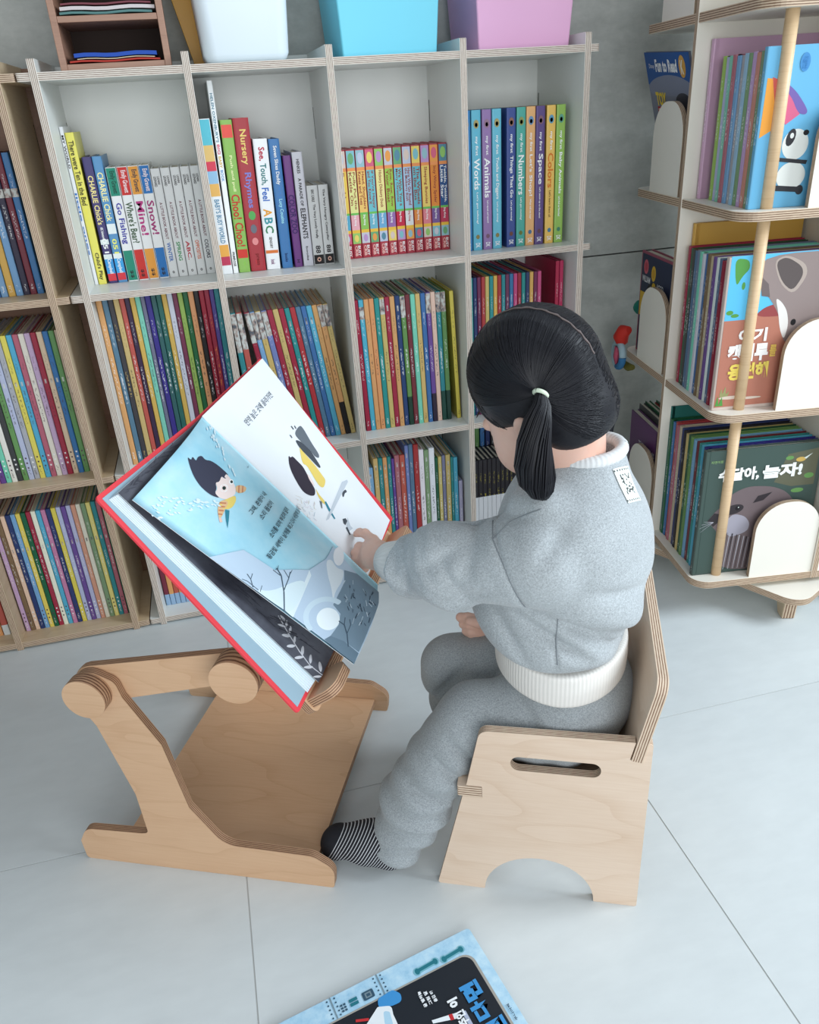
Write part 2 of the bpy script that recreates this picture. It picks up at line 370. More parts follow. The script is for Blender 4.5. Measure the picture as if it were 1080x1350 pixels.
def m_cover():
    m = bpy.data.materials.new('printed_book_cover'); m.use_nodes = True; t = NT(m); b = t.n['Principled BSDF']
    b.inputs['Roughness'].default_value = 0.38; b.inputs['Specular IOR Level'].default_value = 0.35
    oi = t.new('ShaderNodeObjectInfo'); tc = t.new('ShaderNodeTexCoord').outputs['Generated']; sp = t.new('ShaderNodeSeparateXYZ'); t.link(tc, sp.inputs[0])
    x, y, z = sp.outputs
    def at(n):
        a = t.new('ShaderNodeAttribute'); a.attribute_type = 'OBJECT'; a.attribute_name = n; return a
    rnd = oi.outputs['Random']
    base = oi.outputs['Color']
    # lettering-like specks down the middle of the spine (too small to read in the photograph)
    v = t.new('ShaderNodeCombineXYZ'); t.link(t.math('MULTIPLY', x, 5.0), v.inputs[0]); t.link(t.math('MULTIPLY', z, 75.0), v.inputs[2]); t.link(t.math('MULTIPLY', rnd, 91.0), v.inputs[1])
    n1 = t.noise(v.outputs[0], 1.0, 1, 0.5); sp1 = t.math('GREATER_THAN', n1, 0.53)
    def rng(a, lo, hi):
        if isinstance(lo, float): lo2 = lo
        return t.math('MULTIPLY', t.math('GREATER_THAN', a, lo), t.math('LESS_THAN', a, hi))
    mid = rng(x, 0.34, 0.66)
    front = t.math('LESS_THAN', y, 0.02)
    s0 = t.math('ADD', 0.36, t.math('MULTIPLY', rnd, 0.08)); s1 = t.math('ADD', 0.58, t.math('MULTIPLY', t.math('FRACT', t.math('MULTIPLY', rnd, 7.3)), 0.1))
    band1 = rng(z, s0, s1)
    q0 = t.math('ADD', 0.72, t.math('MULTIPLY', rnd, 0.05)); band2 = rng(z, q0, 0.86); band3 = rng(z, 0.03, 0.08)
    zone = t.math('MINIMUM', t.math('ADD', t.math('ADD', band1, t.math('MULTIPLY', band2, 0.55)), band3), 1.0)
    tx = t.math('MULTIPLY', t.math('MULTIPLY', sp1, mid), t.math('MULTIPLY', zone, front))
    col = t.mix(t.math('MULTIPLY', tx, 0.6), base, at('c_text').outputs['Color'])
    # small picture printed near the top
    pv = t.new('ShaderNodeCombineXYZ'); t.link(t.math('MULTIPLY', x, 1.6), pv.inputs[0]); t.link(t.math('MULTIPLY', z, 26.0), pv.inputs[2]); t.link(t.math('MULTIPLY', rnd, 57.0), pv.inputs[1])
    pic = t.new('ShaderNodeTexNoise'); pic.inputs['Scale'].default_value = 1.0; t.link(pv.outputs[0], pic.inputs['Vector'])
    pcol = t.ramp(pic.outputs[0], [(0.34, (0.10, 0.11, 0.13)), (0.44, (0.40, 0.30, 0.26)), (0.54, (0.52, 0.54, 0.52)), (0.66, (0.62, 0.62, 0.58)), (0.76, (0.28, 0.42, 0.50))])
    pz = t.math('MULTIPLY', t.math('GREATER_THAN', z, at('pic0').outputs['Fac']), t.math('LESS_THAN', z, at('pic1').outputs['Fac']))
    wide = t.math('GREATER_THAN', t.math('SUBTRACT', at('pic1').outputs['Fac'], at('pic0').outputs['Fac']), 0.06)
    col = t.mix(t.math('MULTIPLY', t.math('MULTIPLY', pz, front), t.math('MAXIMUM', wide, t.math('MULTIPLY', mid, 0.8))), col, pcol)
    # foot band of another colour
    fz = t.math('LESS_THAN', z, at('foot').outputs['Fac'])
    col = t.mix(fz, col, at('c_foot').outputs['Color'])
    # three dots near the foot of some series
    dz = t.math('FRACT', t.math('MULTIPLY', z, 28.0)); dots = t.math('MULTIPLY', rng(z, 0.072, 0.178), t.math('MULTIPLY', rng(dz, 0.3, 0.62), t.math('MULTIPLY', rng(x, 0.36, 0.66), front)))
    col = t.mix(t.math('MULTIPLY', dots, at('dots').outputs['Fac']), col, t.mix(t.math('GREATER_THAN', t.math('FRACT', t.math('MULTIPLY', rnd, 31.0)), 0.5), (0.8, 0.8, 0.8), (0.08, 0.04, 0.06)))
    t.link(col, b.inputs['Base Color']); return m
COVER = m_cover(); PAGES = mat('book_pages', (222, 214, 198), 0.8, 0.2, 0.05, 0.3, 400)
def book_mesh(t_frac=0.16, inset=0.012):
    """unit book: x thickness, y depth (spine at y=0), z height"""
    m = MB(); c = t_frac
    m.box(0, 0.012, 0, c, 1, 1, 0); m.box(1 - c, 0.012, 0, 1, 1, 1, 0)
    prof = [(0.0, 0.013), (0.05, 0.004), (0.16, 0.0), (0.84, 0.0), (0.95, 0.004), (1.0, 0.013)]
    m.prism(prof + [(1.0, 0.045), (0.0, 0.045)], 1.0, XY(0), (), 0, 0)
    return m.mesh('book', [COVER]), None
UNIT_COVER = book_mesh()[0]
pm = MB(); pm.box(0.17, 0.047, 0.012, 0.83, 0.985, 0.988); UNIT_PAGES = pm.mesh('pages', [PAGES])
# both in one mesh for books whose page block does not show as a part of its own
m = MB(); m.box(0, 0.012, 0, 0.16, 1, 1, 0); m.box(0.84, 0.012, 0, 1, 1, 1, 0)
m.prism([(0.0, 0.013), (0.05, 0.004), (0.16, 0.0), (0.84, 0.0), (0.95, 0.004), (1.0, 0.013), (1.0, 0.045), (0.0, 0.045)], 1.0, XY(0), (), 0, 0)
m.box(0.17, 0.047, 0.012, 0.83, 0.985, 0.988, 1); UNIT_BOOK = m.mesh('book', [COVER, PAGES])
def mute(c, k=0.76):
    g = 0.3 * c[0] + 0.55 * c[1] + 0.15 * c[2]; return tuple(g + (v - g) * k for v in c)
def style(o, color, c_text=(240, 240, 240), pic=None, foot=0.0, c_foot=(240, 240, 240), dots=0.0):
    color = mute(color); o.color = (*lin(color), 1); o['c_text'] = list(lin(c_text)); o['pic0'] = float(pic[0]) if pic else 2.0; o['pic1'] = float(pic[1]) if pic else 3.0
    o['foot'] = float(foot); o['c_foot'] = list(lin(c_foot)); o['dots'] = float(dots)
ORD = ['first', 'second', 'third', 'fourth', 'fifth', 'sixth', 'seventh', 'eighth', 'ninth', 'tenth', 'eleventh', 'twelfth', 'thirteenth', 'fourteenth', 'fifteenth', 'sixteenth', 'seventeenth', 'eighteenth', 'nineteenth', 'twentieth', 'twenty-first', 'twenty-second', 'twenty-third', 'twenty-fourth', 'twenty-fifth']
rng_ = random.Random(5)
def jit(c, k=7): return tuple(max(0, min(255, v + rng_.uniform(-k, k))) for v in c)
def simple_row(place, group, y0, z0, items, depth, lean=0.0, from_right=False, **kw):
    """items: (x_left, width, height, colour name, style dict)"""
    n = len(items)
    for i, (x, w, h, cn, st) in enumerate(items):
        o = link('picture_book', UNIT_BOOK, None, (x + 0.0003, y0 + rng_.uniform(0, 0.0015), z0 + 0.0003))
        o.scale = (w - 0.0007, depth * rng_.uniform(0.96, 1.0), h); o.rotation_euler = (0, lean, 0)
        s = dict(kw); s.update(st or {}); style(o, jit(NAMES[cn]), **s)
        a = items[i - 1][3] if i else None; b = items[i + 1][3] if i < n - 1 else None
        if from_right: pos = ORD[n - 1 - i] + ' from right'
        else: pos = ORD[i] + ' from left'
        setp(o, '%s picture book, %s, %s' % (cn, pos, place), 'book', group)
dk = (46, 36, 40); wt = (238, 238, 236); PIC = (0.86, 0.995); PB = (0.80, 0.99)
def even(x0, x1, n, h0, h1, cols, sts=None):
    w = (x1 - x0) / n; return [(x0 + i * w, w, h0 + (h1 - h0) * i / max(1, n - 1), cols[i], (sts or {}).get(i)) for i in range(n)]
P21 = 'white bookcase second row, leftmost compartment'
c = ['orange', 'steel blue', 'charcoal', 'mustard', 'brick red', 'dark purple', 'amber', 'mint', 'slate', 'royal blue', 'dark teal', 'dark teal', 'amber', 'pale grey', 'plum', 'lime', 'dark green', 'orange', 'black', 'crimson', 'crimson', 'violet', 'teal']
xs = [-0.2665, -0.253, -0.24, -0.228, -0.215, -0.203, -0.192, -0.18, -0.168, -0.158, -0.145, -0.133, -0.121, -0.109, -0.096, -0.085, -0.073, -0.061, -0.048, -0.036, -0.024, -0.012, -0.0012, 0.0112]
sts = {3: dict(c_text=dk), 7: dict(c_text=(60, 90, 90)), 13: dict(c_text=dk), 15: dict(c_text=dk), 17: dict(c_text=dk), 20: dict(c_text=(240, 150, 60)), 2: dict(c_text=(220, 190, 110))}
simple_row(P21, 'art picture books, second row', 1.957, 0.445, [(xs[i], xs[i + 1] - xs[i], 0.408, c[i], sts.get(i)) for i in range(23)], 0.216)
P22 = 'white bookcase second row, second compartment'
c = ['teal', 'brick red', 'crimson', 'sky blue', 'mustard', 'periwinkle', 'crimson', 'mustard', 'crimson', 'teal', 'red', 'steel blue', 'blue', 'cyan', 'orange', 'orange', 'mustard']
L = math.radians(6.9); x1 = [0.027, 0.042, 0.060, 0.073, 0.0855, 0.1, 0.114, 0.128, 0.142, 0.156, 0.169, 0.183, 0.196, 0.209, 0.223, 0.236, 0.250, 0.263]
sts = {0: dict(pic=(0.72, 0.995)), 1: dict(pic=(0.74, 0.995)), 2: dict(pic=(0.78, 0.995)), 3: dict(pic=(0.8, 0.995)), 4: dict(pic=(0.8, .995), c_text=dk), 5: dict(pic=(0.82, .995)), 7: dict(c_text=dk), 14: dict(c_text=dk), 15: dict(pic=(0.84, .995), foot=0.26, c_foot=(30, 26, 28), c_text=dk), 16: dict(pic=(0.84, .995), c_text=dk), 9: dict(pic=(.87, .91)), 12: dict(pic=(.87, .92)), 13: dict(pic=(.87, .92))}
items = [(x1[i] + 0.0425, x1[i + 1] - x1[i], 0.345, c[i], sts.get(i)) for i in range(17)]
items[0] = (0.0425, 0.0135, 0.345, c[0], sts[0]); items[1] = (0.0565, 0.0145, 0.345, c[1], sts[1])
simple_row(P22, 'leaning picture books, second row', 1.957, 0.445, items[:2], 0.213, -math.radians(2.6))
for i in range(2, 17): items[i] = (items[i][0] - 0.0012, *items[i][1:])
def simple_row_off(place, group, y0, z0, items, depth, lean, off, total, **kw):
    for i, it in enumerate(items):
        o = link('picture_book', UNIT_BOOK, None, (it[0] + 0.0003, y0 + rng_.uniform(0, 0.0015), z0 + 0.0003)); o.scale = (it[1] - 0.0007, depth * rng_.uniform(.96, 1), it[2]); o.rotation_euler = (0, lean, 0)
        s = dict(kw); s.update(it[4] or {}); style(o, jit(NAMES[it[3]]), **s)
        setp(o, '%s leaning picture book, %s from left, %s' % (it[3], ORD[i + off], place), 'book', group)
simple_row_off(P22, 'leaning picture books, second row', 1.957, 0.445, items[2:], 0.213, -L, 2, 17)
P23 = 'white bookcase second row, third compartment'
c = ['crimson', 'cyan', 'orange', 'orange', 'teal', 'mustard', 'crimson', 'orange', 'dark blue', 'green', 'maroon', 'mint', 'mustard', 'blue', 'purple', 'peach', 'teal', 'green', 'yellow']
sts = {1: dict(pic=(.86, .95)), 2: dict(c_text=dk), 3: dict(c_text=dk), 4: dict(foot=.0), 5: dict(pic=(.88, .99), c_text=dk), 6: dict(pic=(.9, .94)), 7: dict(c_text=dk), 8: dict(pic=(.89, .93)), 9: dict(pic=(.84, .995), foot=.23, c_foot=(26, 60, 46)), 12: dict(c_text=dk), 14: dict(pic=(.85, .995), foot=.23, c_foot=(40, 28, 50)), 15: dict(c_text=dk), 16: dict(pic=(.85, .995), foot=.24, c_foot=(22, 70, 60)), 17: dict(pic=(.85, .995), foot=.24, c_foot=(22, 60, 50)), 18: dict(c_text=dk)}
x0, x1_ = 0.3325, 0.5695; w = (x1_ - x0) / 18
items = [(x0 + i * w, w, 0.343, c[i], sts.get(i)) for i in range(18)]
simple_row(P23, 'picture books, second row third compartment', 1.957, 0.445, items, 0.215, -math.radians(1.2))
o = link('picture_book', UNIT_BOOK, None, (0.5845, 1.957, 0.4453)); o.scale = (0.0105, 0.2, 0.341); o.rotation_euler = (0, -math.radians(2.0), 0); style(o, NAMES['yellow'], dk)
setp(o, 'yellow spined picture book standing alone at the right end, ' + P23, 'book', 'picture books, second row third compartment')
P24 = 'white bookcase second row, right compartment'
c = ['teal', 'teal', 'navy', 'plum', 'red', 'mustard', 'teal', 'amber', 'red', 'teal', 'plum', 'blue', 'hot pink', 'crimson', 'teal', 'navy', 'amber', 'plum', 'hot pink']
simple_row(P24, 'picture books, second row right compartment', 1.957, 0.445, even(0.6145, 0.822, 19, 0.366, 0.366, c), 0.213)
for x, cn in ((0.862, 'crimson'), (0.8735, 'hot pink')):
    o = link('picture_book', UNIT_BOOK, None, (x, 1.962, 0.4453)); o.scale = (0.0105, 0.21, 0.385); style(o, (190, 26, 66) if cn == 'crimson' else (204, 30, 84))
    setp(o, ('dull crimson' if cn == 'crimson' else 'bright crimson') + ' tall book by the right wall of the compartment above the head', 'book', 'tall crimson books')
P33 = 'white bookcase bottom row, third compartment'
spec = [(0.3335, 0.017, 0.315, 'sky blue'), (0.352, 0.0135, 0.340, 'mustard'), (0.3655, 0.013, 0.339, 'teal'), (0.3785, 0.0125, 0.339, 'orange'), (0.391, 0.011, 0.339, 'teal'), (0.402, 0.009, 0.332, 'purple'), (0.411, 0.0145, 0.34, 'rose'), (0.4255, 0.0155, 0.339, 'brick red'),
        (0.441, 0.011, 0.365, 'periwinkle'), (0.452, 0.013, 0.366, 'steel blue'), (0.465, 0.015, 0.364, 'red'), (0.480, 0.015, 0.346, 'white'), (0.495, 0.0135, 0.343, 'sage'), (0.5085, 0.0165, 0.347, 'white'), (0.525, 0.009, 0.316, 'dark green'), (0.534, 0.011, 0.317, 'mustard'), (0.545, 0.011, 0.319, 'slate'),
        (0.556, 0.014, 0.32, 'mustard'), (0.570, 0.008, 0.311, 'teal'), (0.578, 0.013, 0.308, 'cyan'), (0.5925, 0.0115, 0.235, 'lavender')]
simple_row(P33, 'picture books, bottom row third compartment', 1.957, 0.022, [(x - 0.010, w, h, cn, dict(pic=(.9, .94)) if i in (0, 1, 2, 3, 4, 6, 7, 8, 12, 15, 17) else dict(c_text=dk) if cn in ('white', 'mustard') else None) for i, (x, w, h, cn) in enumerate(spec)], 0.2)
# a series with black and white spines, right compartment of the bottom row, with thin books standing behind it
for i in range(20):
    o = link('comic_book', UNIT_BOOK, None, (0.6145 + i * 0.0133, 1.957, 0.0223)); o.scale = (0.0128, 0.1, 0.288); style(o, (34, 28, 36), (214, 196, 60), None, 0.60, (226, 228, 232))
    setp(o, 'black and white spined volume, %s from the left, bottom right compartment beside the chin' % ORD[i], 'book', 'black and white volumes')
for i in range(16):
    cn = ['navy', 'yellow', 'blue', 'green', 'blue', 'navy', 'charcoal', 'blue'][i % 8]
    o = link('picture_book', UNIT_BOOK, None, (0.617 + i * 0.0165, 2.062, 0.0223)); o.scale = (0.013, 0.11, 0.345); style(o, NAMES[cn])
    setp(o, '%s book behind the black and white volumes, %s from the left' % (cn, ORD[i]), 'book', 'thin books in the back row')
# bottom left compartments
simple_row('white bookcase bottom left compartment', 'books, bottom row left', 1.957, 0.022, even(-0.2655, -0.16, 8, .34, .34, ['maroon', 'orange', 'brick red', 'orange', 'maroon', 'brick red', 'rose', 'orange'], {k: dict(foot=.1, c_foot=(150, 180, 210)) for k in range(8)}), 0.2)
# ---- left bookcase
P1 = 'tan bookcase, top compartment'
simple_row(P1, 'korean spined books, tan bookcase top', 1.98, 0.877, [(x, w, 0.291, cn, dict(pic=(.70, .76))) for x, w, cn in ((-0.495, .0155, 'sky blue'), (-0.479, .0155, 'blue'), (-0.463, .0150, 'sky blue'), (-0.4475, .0155, 'amber'), (-0.4315, .0155, 'sky blue'), (-0.4155, .0140, 'dark purple'), (-0.401, .0140, 'maroon'), (-0.3865, .0145, 'blue'))], 0.17, 0, True)
P2 = 'tan bookcase, middle compartment'
c = ['amber', 'pink', 'purple', 'mint', 'cream', 'charcoal', 'green', 'lavender', 'grey', 'yellow', 'cyan', 'rose', 'cream', 'lilac', 'crimson', 'peach', 'blue', 'green', 'tan']
D = dict(dots=1.0, c_text=(70, 50, 56), pic=(.66, .69))
simple_row(P2, 'pastel storybooks, tan bookcase middle', 1.957, 0.445, even(-0.6035, -0.357, 19, .352, .352, c), 0.212, 0, True, **D)
P3 = 'tan bookcase, bottom compartment'
c = ['lilac', 'brown', 'peach', 'navy', 'sky blue', 'yellow', 'dark green', 'crimson', 'cream', 'cyan', 'pink', 'navy', 'yellow', 'lavender', 'purple', 'lavender', 'salmon', 'cream', 'sage', 'pale yellow', 'teal', 'rose', 'dark green']
simple_row(P3, 'pastel storybooks, tan bookcase bottom', 1.953, 0.022, even(-0.6285, -0.354, 23, .338, .342, c), 0.21, 0, True, **dict(dots=1.0, c_text=(230, 226, 220), pic=(.69, .72)))
simple_row('tan bookcase bottom row, beyond the left upright', 'orange books far left', 1.953, 0.022, [(-0.72, .017, .23, 'cream', None), (-0.702, .017, .25, 'orange', None), (-0.6835, .0165, .26, 'brick red', dict(foot=.12, c_foot=(210, 212, 210)))], 0.18, 0, True)
# ---- top row: books one can read
def lay(mb, s, w, h, zt, zb, wf, col_i, xc=0.5, bold=0.02, y=-0.0006):
    """text running down the spine: from height fraction zt to zb, letter height = wf of the spine width"""
    tw = w * wf; x = w * xc + tw / 2     # letter tops point to +x
    put_text(mb, s, (w * xc - tw / 2, y, h * zt), (0, 0, -(zt - zb) * h), (tw, 0, 0), col_i, bold)
def titled(name, x, w, h, y0, depth, color, label, texts, bands=(), lean=0.0, z0=0.877, group='board books, top row'):
    """texts: (string, zt, zb, width fraction, colour, x centre); bands: (z0, z1, colour)"""
    t = empty(name, (x + 0.0004, y0, z0 + 0.0004), 0, label, 'book', group); t.rotation_euler = (0, lean, 0); t.location.z += w * math.sin(max(0, lean)); w -= 0.0009
    o = link('cover', UNIT_COVER, t); o.scale = (w, depth, h); style(o, color); o['c_text'] = list(lin(color))
    o = link('pages', UNIT_PAGES, t); o.scale = (w, depth, h)
    if bands:
        cols = []; m = MB()
        for a, b, c in bands:
            if c not in cols: cols.append(c)
            m.box(0.05 * w, -0.0004, h * a, 0.95 * w, 0.001, h * b, cols.index(c))
        setp(m.obj('spine_print', [ink(c) for c in cols], t), kind='stuff')
    if texts:
        cols = []; m = MB()
        for tx in texts:
            s, zt, zb, wf, c = tx[:5]; xc = tx[5] if len(tx) > 5 else 0.5
            if c not in cols: cols.append(c)
            lay(m, s, w, h, zt, zb, wf, cols.index(c), xc)
        setp(m.obj('spine_title', [ink(c) for c in cols], t), kind='stuff')
    return t
K = (40, 36, 40); Wt = (244, 244, 242)
Y1 = 2.02
titled('book', -0.2665, .0085, .332, Y1, .13, (232, 234, 236), 'thin white book at the far left of the top left compartment', [('MY WORLD', .95, .75, .6, K), ('little ones', .6, .2, .6, (60, 120, 190))])
titled('book', -0.2575, .0185, .32, Y1, .13, (236, 224, 66), 'yellow book titled There Were Ten in the Bed', [('There were Ten in the Bed', .95, .54, .62, (70, 66, 40)), ("Child's Play", .22, .03, .6, K)])
titled('book', -0.2345, .0205, .27, Y1, .15, (62, 52, 120), 'purple and dotted book beside the yellow one, top left compartment', [("CHARLIE Chick's", .86, .48, .6, (244, 226, 150)), ('ABC Adventure', .46, .37, .3, Wt), ('051', .37, .25, .5, Wt), ('Campbell', .2, .08, .5, Wt)], [(.32, .36, (220, 230, 226)), (.2, .24, (220, 230, 226)), (.08, .2, (60, 150, 210)), (.02, .08, (214, 60, 70))])
titled('book', -0.2135, .0210, .27, Y1, .15, (72, 146, 206), 'light blue book with white dots, right of the purple one', [('CHARLIE Chick', .88, .5, .62, (250, 240, 170)), ('051', .36, .24, .5, (240, 240, 120)), ('Campbell', .2, .08, .5, Wt)], [(.40, .48, (232, 238, 236)), (.2, .24, (232, 238, 236)), (.08, .2, (60, 160, 220)), (.02, .08, (214, 60, 70))])
for i, (c, ttl, tc_) in enumerate((((42, 140, 116), 'Go Fishing', (60, 60, 160)), ((206, 54, 50), "Where's Bear?", (60, 90, 60)), ((232, 158, 66), 'Mine!', (190, 60, 130)), ((46, 118, 186), 'Snow!', (170, 60, 120)))):
    titled('book', (-0.1905, -.1665, -.143, -.1195)[i], .0232, .246, Y1, .145, (236, 236, 234), 'white book with %s ends titled %s, top left compartment' % (('green', 'red', 'orange', 'blue')[i], ttl.replace("'", '').replace('!', '').replace('?', '')),
           [('Emily Gravett', .97, .78, .6, (30, 50, 70) if i == 2 else (24, 60, 50) if i == 0 else (250, 230, 230)), (ttl, .70, .34 if i in (0, 1) else .40, .7, tc_), ('$$', .1, .03, .35, K)], [(.76, .995, c), (.01, .28, c)])
for i, (wd, c) in enumerate((('WINTER', (60, 110, 180)), ('SPRING', (60, 150, 90)), ('ABC.', (190, 40, 60)), ('OPPOSITES', (220, 110, 70)), ('COLORS', (60, 60, 70)))):
    titled('book', -.0958 + i * .0216, .0212, .237, Y1, .14, (222, 222, 220), 'small white board book about %s, top left compartment' % wd.strip('.').lower(),
           [('LEONARD', .93, .84, .28, K, .35), ('LIONNI', .93, .86, .24, K, .7), ('A LITTLE BOOK ABOUT', .70, .36, .3, (120, 70, 80)), (wd, .33, .15, .42, c), ('o', .06, .035, .25, K)], group='small white board books')
Y2 = 1.985
bb = [(.84, .995, (96, 190, 206)), (.74, .84, (226, 190, 120)), (.68, .74, (214, 70, 90)), (.60, .68, (150, 190, 220)), (.52, .6, (230, 180, 100)), (.12, .2, (232, 170, 80)), (.06, .12, (190, 60, 90))]
titled('book', .0268, .0240, .33, Y2, .15, (232, 234, 236), "white book with bright picture squares titled Baby's Busy World", [("BABY'S BUSY WORLD", .50, .21, .5, (90, 140, 170))], bb)
titled('book', .0516, .0125, .402, Y2, .19, (238, 240, 240), 'tall thin white book, second in the second compartment of the top row', [("HELEN OXENBURY'S", .94, .70, .5, (80, 130, 150)), ('BIG', .69, .64, .5, (220, 80, 110)), ('BABY', .63, .57, .5, (220, 180, 80)), ('BOOK', .56, .50, .5, (90, 150, 200)), ('PRIMROSE', .12, .04, .45, K)], lean=math.radians(.6))
titled('book', .0655, .0265, .325, Y2, .165, (132, 190, 66), 'lime green book titled Choo Choo beside the red nursery rhymes', [('Choo! Choo!', .53, .18, .75, (196, 50, 40)), ('Push and pull', .78, .55, .3, (236, 240, 180))], [(.89, .97, (230, 90, 80)), (.1, .16, (206, 60, 50))], lean=math.radians(1.0))
titled('book', .0935, .036, .327, Y2, .165, (192, 34, 46), 'thick red book titled Nursery Rhymes', [('Nursery', .93, .71, .52, (238, 208, 120)), ('Rhymes', .66, .43, .52, (130, 130, 200)), ('press', .12, .04, .25, (130, 30, 30)), ('●', .41, .35, .45, (90, 170, 90)), ('●', .32, .26, .40, (110, 110, 120)), ('●', .23, .18, .40, (226, 140, 140))], [], lean=math.radians(.8))
t_ = titled('book', .1312, .0325, .283, Y2, .165, (240, 240, 240), 'white book with rainbow letters titled See Touch Feel ABC', [('See,', .94, .84, .5, (190, 40, 70)), ('Touch,', .82, .66, .5, (40, 120, 120)), ('Feel', .64, .54, .5, (60, 110, 190)), ('A', .48, .42, .6, (232, 160, 50)), ('B', .41, .36, .6, (60, 150, 160)), ('C', .35, .29, .6, (60, 130, 90)), ('SENSORY', .26, .17, .2, K), ('book', .08, .04, .3, (120, 60, 110))], [(.13, .155, (220, 120, 60))], lean=math.radians(1.1))
titled('book', .1680, .0255, .281, Y2, .17, (46, 122, 196), 'blue book with white lettering between the ABC book and the purple one', [('Seven Slices Daddy', .95, .66, .42, Wt), ('Lucy Cousins', .55, .36, .42, (170, 230, 240)), ('books', .12, .05, .3, (20, 40, 90))], lean=math.radians(.5))
titled('book', .1985, .019, .245, Y2, .17, (120, 50, 140), 'purple book titled Color Zoo', [('COLOR ZOO', .66, .31, .75, (56, 30, 96)), ('H', .07, .04, .4, (40, 20, 60))])
titled('book', .2195, .0245, .251, Y2, .17, (214, 212, 222), 'pale grey book titled A Parade of Elephants', [('HENKES', .94, .82, .3, K), ('A PARADE OF', .78, .54, .3, K), ('ELEPHANTS', .52, .25, .5, K), ('books', .18, .05, .2, K)])
titled('book', .2450, .0265, .178, Y2, .15, (212, 212, 210), 'small grey book with a black foot, left one of the pair', [('ERIC CARLE', .95, .8, .25, K), ('The Very Lonely Firefly', .77, .34, .28, K), ('88', .25, .15, .45, K), ('o', .1, .04, .4, (230, 180, 160))], [(.01, .13, (30, 28, 30))])
titled('book', .2720, .0235, .178, Y2, .15, (214, 214, 212), 'small grey book with a black foot, right one of the pair', [('The Very Hungry Caterpillar', .95, .3, .28, K), ('88', .25, .15, .45, K), ('o', .1, .04, .4, (230, 180, 160))], [(.01, .13, (30, 28, 30))])
rhy = [('Bear Hunt', (236, 200, 90)), ('Polly Put the|Kettle On', (226, 226, 150)), ('Head, Shoulders|Knees and Toes', (238, 196, 110)), ("If You're Happy|and You Know It", (110, 190, 200)), ('Hickory Dickory Dock', (236, 224, 150)), ('Row, Row, Row|Your Boat', (156, 200, 80)), ('We Wish You a|Merry Christmas', (110, 196, 206)), ('Here We Go Round|the Mulberry Bush', (170, 200, 226)), ('The Wheels|on the Bus', (104, 186, 200)), ('Sleeping Bunnies', (236, 206, 110)), ('Incy Wincy Spider', (226, 140, 60)), ('Twinkle, Twinkle,|Little Star', (46, 86, 140))]
cap = [(220, 200, 190), (130, 190, 200), (150, 190, 200), (214, 100, 130), (150, 200, 110), (200, 200, 210), (110, 170, 120), (190, 200, 220), (236, 210, 110), (190, 150, 200), (236, 160, 80), (90, 140, 160)]
mid_ = [(90, 170, 200), (232, 170, 180), (140, 190, 90), (110, 180, 200), (110, 170, 210), (150, 110, 170), (200, 40, 70), (226, 226, 226), (226, 140, 70), (224, 130, 140), (120, 90, 150), (190, 60, 90)]
labs = ['half hidden', 'pale yellow', 'pale orange', 'turquoise', 'cream', 'lime green', 'turquoise', 'pale blue', 'turquoise', 'yellow', 'orange', 'dark blue']
for i, (ttl, c) in enumerate(rhy):
    x = .3265 + (.5978 - .3265) / 12 * i; w = .0224; tl = ttl.split('|'); tcx = Wt if i == 11 else (150, 60, 50)
    tx = [(tl[0], .80, .46, .34 if len(tl) > 1 else .42, tcx, .68 if len(tl) > 1 else .5)]
    if len(tl) > 1: tx.append((tl[1], .80, .50, .34, tcx, .32))
    tx += [('●', .97, .87, .62, cap[(i + 5) % 12]), ('●', .225, .155, .5, cap[(i + 7) % 12])]
    tx += [('Sing Along', .41, .31, .3, Wt if i != 7 else (190, 50, 60)), ('BUSY', .12, .02, .30, Wt, .7), ('CRIB', .12, .02, .30, (250, 200, 190), .36)]
    titled('book', x, w, .246, Y1, .15, (198, 40, 60), 'nursery song board book titled %s' % ttl.replace('|', ' ').replace(',', '').replace("'", ''), tx,
           [(.84, .99, cap[i]), (.81, .84, (236, 150, 90)), (.43, .81, c), (.41, .43, (110, 190, 90)), (.27, .41, mid_[i]), (.24, .27, (236, 190, 70)), (.14, .24, cap[(i + 3) % 12])], group='nursery song board books')
dkb = [('Ocean', "Let's jump in the sea!", (40, 130, 200), 'deep blue'), ('Words', "Let's get talking!", (76, 184, 214), 'light blue'), ('Animals', "Let's squeak and squawk!", (150, 110, 176), 'purple'), ('Trucks and Diggers', "Let's get driving!", (84, 190, 218), 'bright blue'), ('Things That Go', "Let's get moving!", (52, 78, 160), 'navy'), ('Numbers', "Let's get counting!", (60, 176, 158), 'teal'), ("Let's Shop!", 'What will we buy?', (238, 170, 96), 'orange'), ('Space', "Let's zoom up to the stars!", (96, 70, 140), 'dark purple'), ('Colors', "Let's learn them all", (242, 188, 70), 'yellow'), ('Baby Animals', "Let's find our favorites!", (140, 190, 66), 'green')]
xs = [.6155, .6405, .6665, .6915, .7275, .7525, .7770, .8015, .8285, .8535]
for i, (a, b, c, cn) in enumerate(dkb):
    tc2 = Wt if i != 8 else (216, 120, 40)
    big = .62 if len(a) < 9 else .42
    tx = [('my first', .82, .69, .36, Wt if i not in (6, 8) else Wt), (a, .67, .67 - min(.30, .032 * len(a) + .06), big, tc2), (b, .67 - min(.30, .032 * len(a) + .06) - .02, .20, .24, Wt if i != 8 else (120, 90, 40)), ('DK', .055, .02, .5, (240, 240, 240)), ('●', .935, .875, .55, tuple(int(v * .5 + 60) for v in c[::-1])), ('●', .915, .885, .3, (236, 232, 220)), ('●', .118, .085, .4, tuple(int(v * .5 + 30) for v in c[::-1]))]
    titled('book', xs[i], .0238, .312, 1.96, .17, c, '%s board book titled My First %s, top right compartment' % (cn, a.replace("'", '').replace('!', '')), tx, group='my first board books')
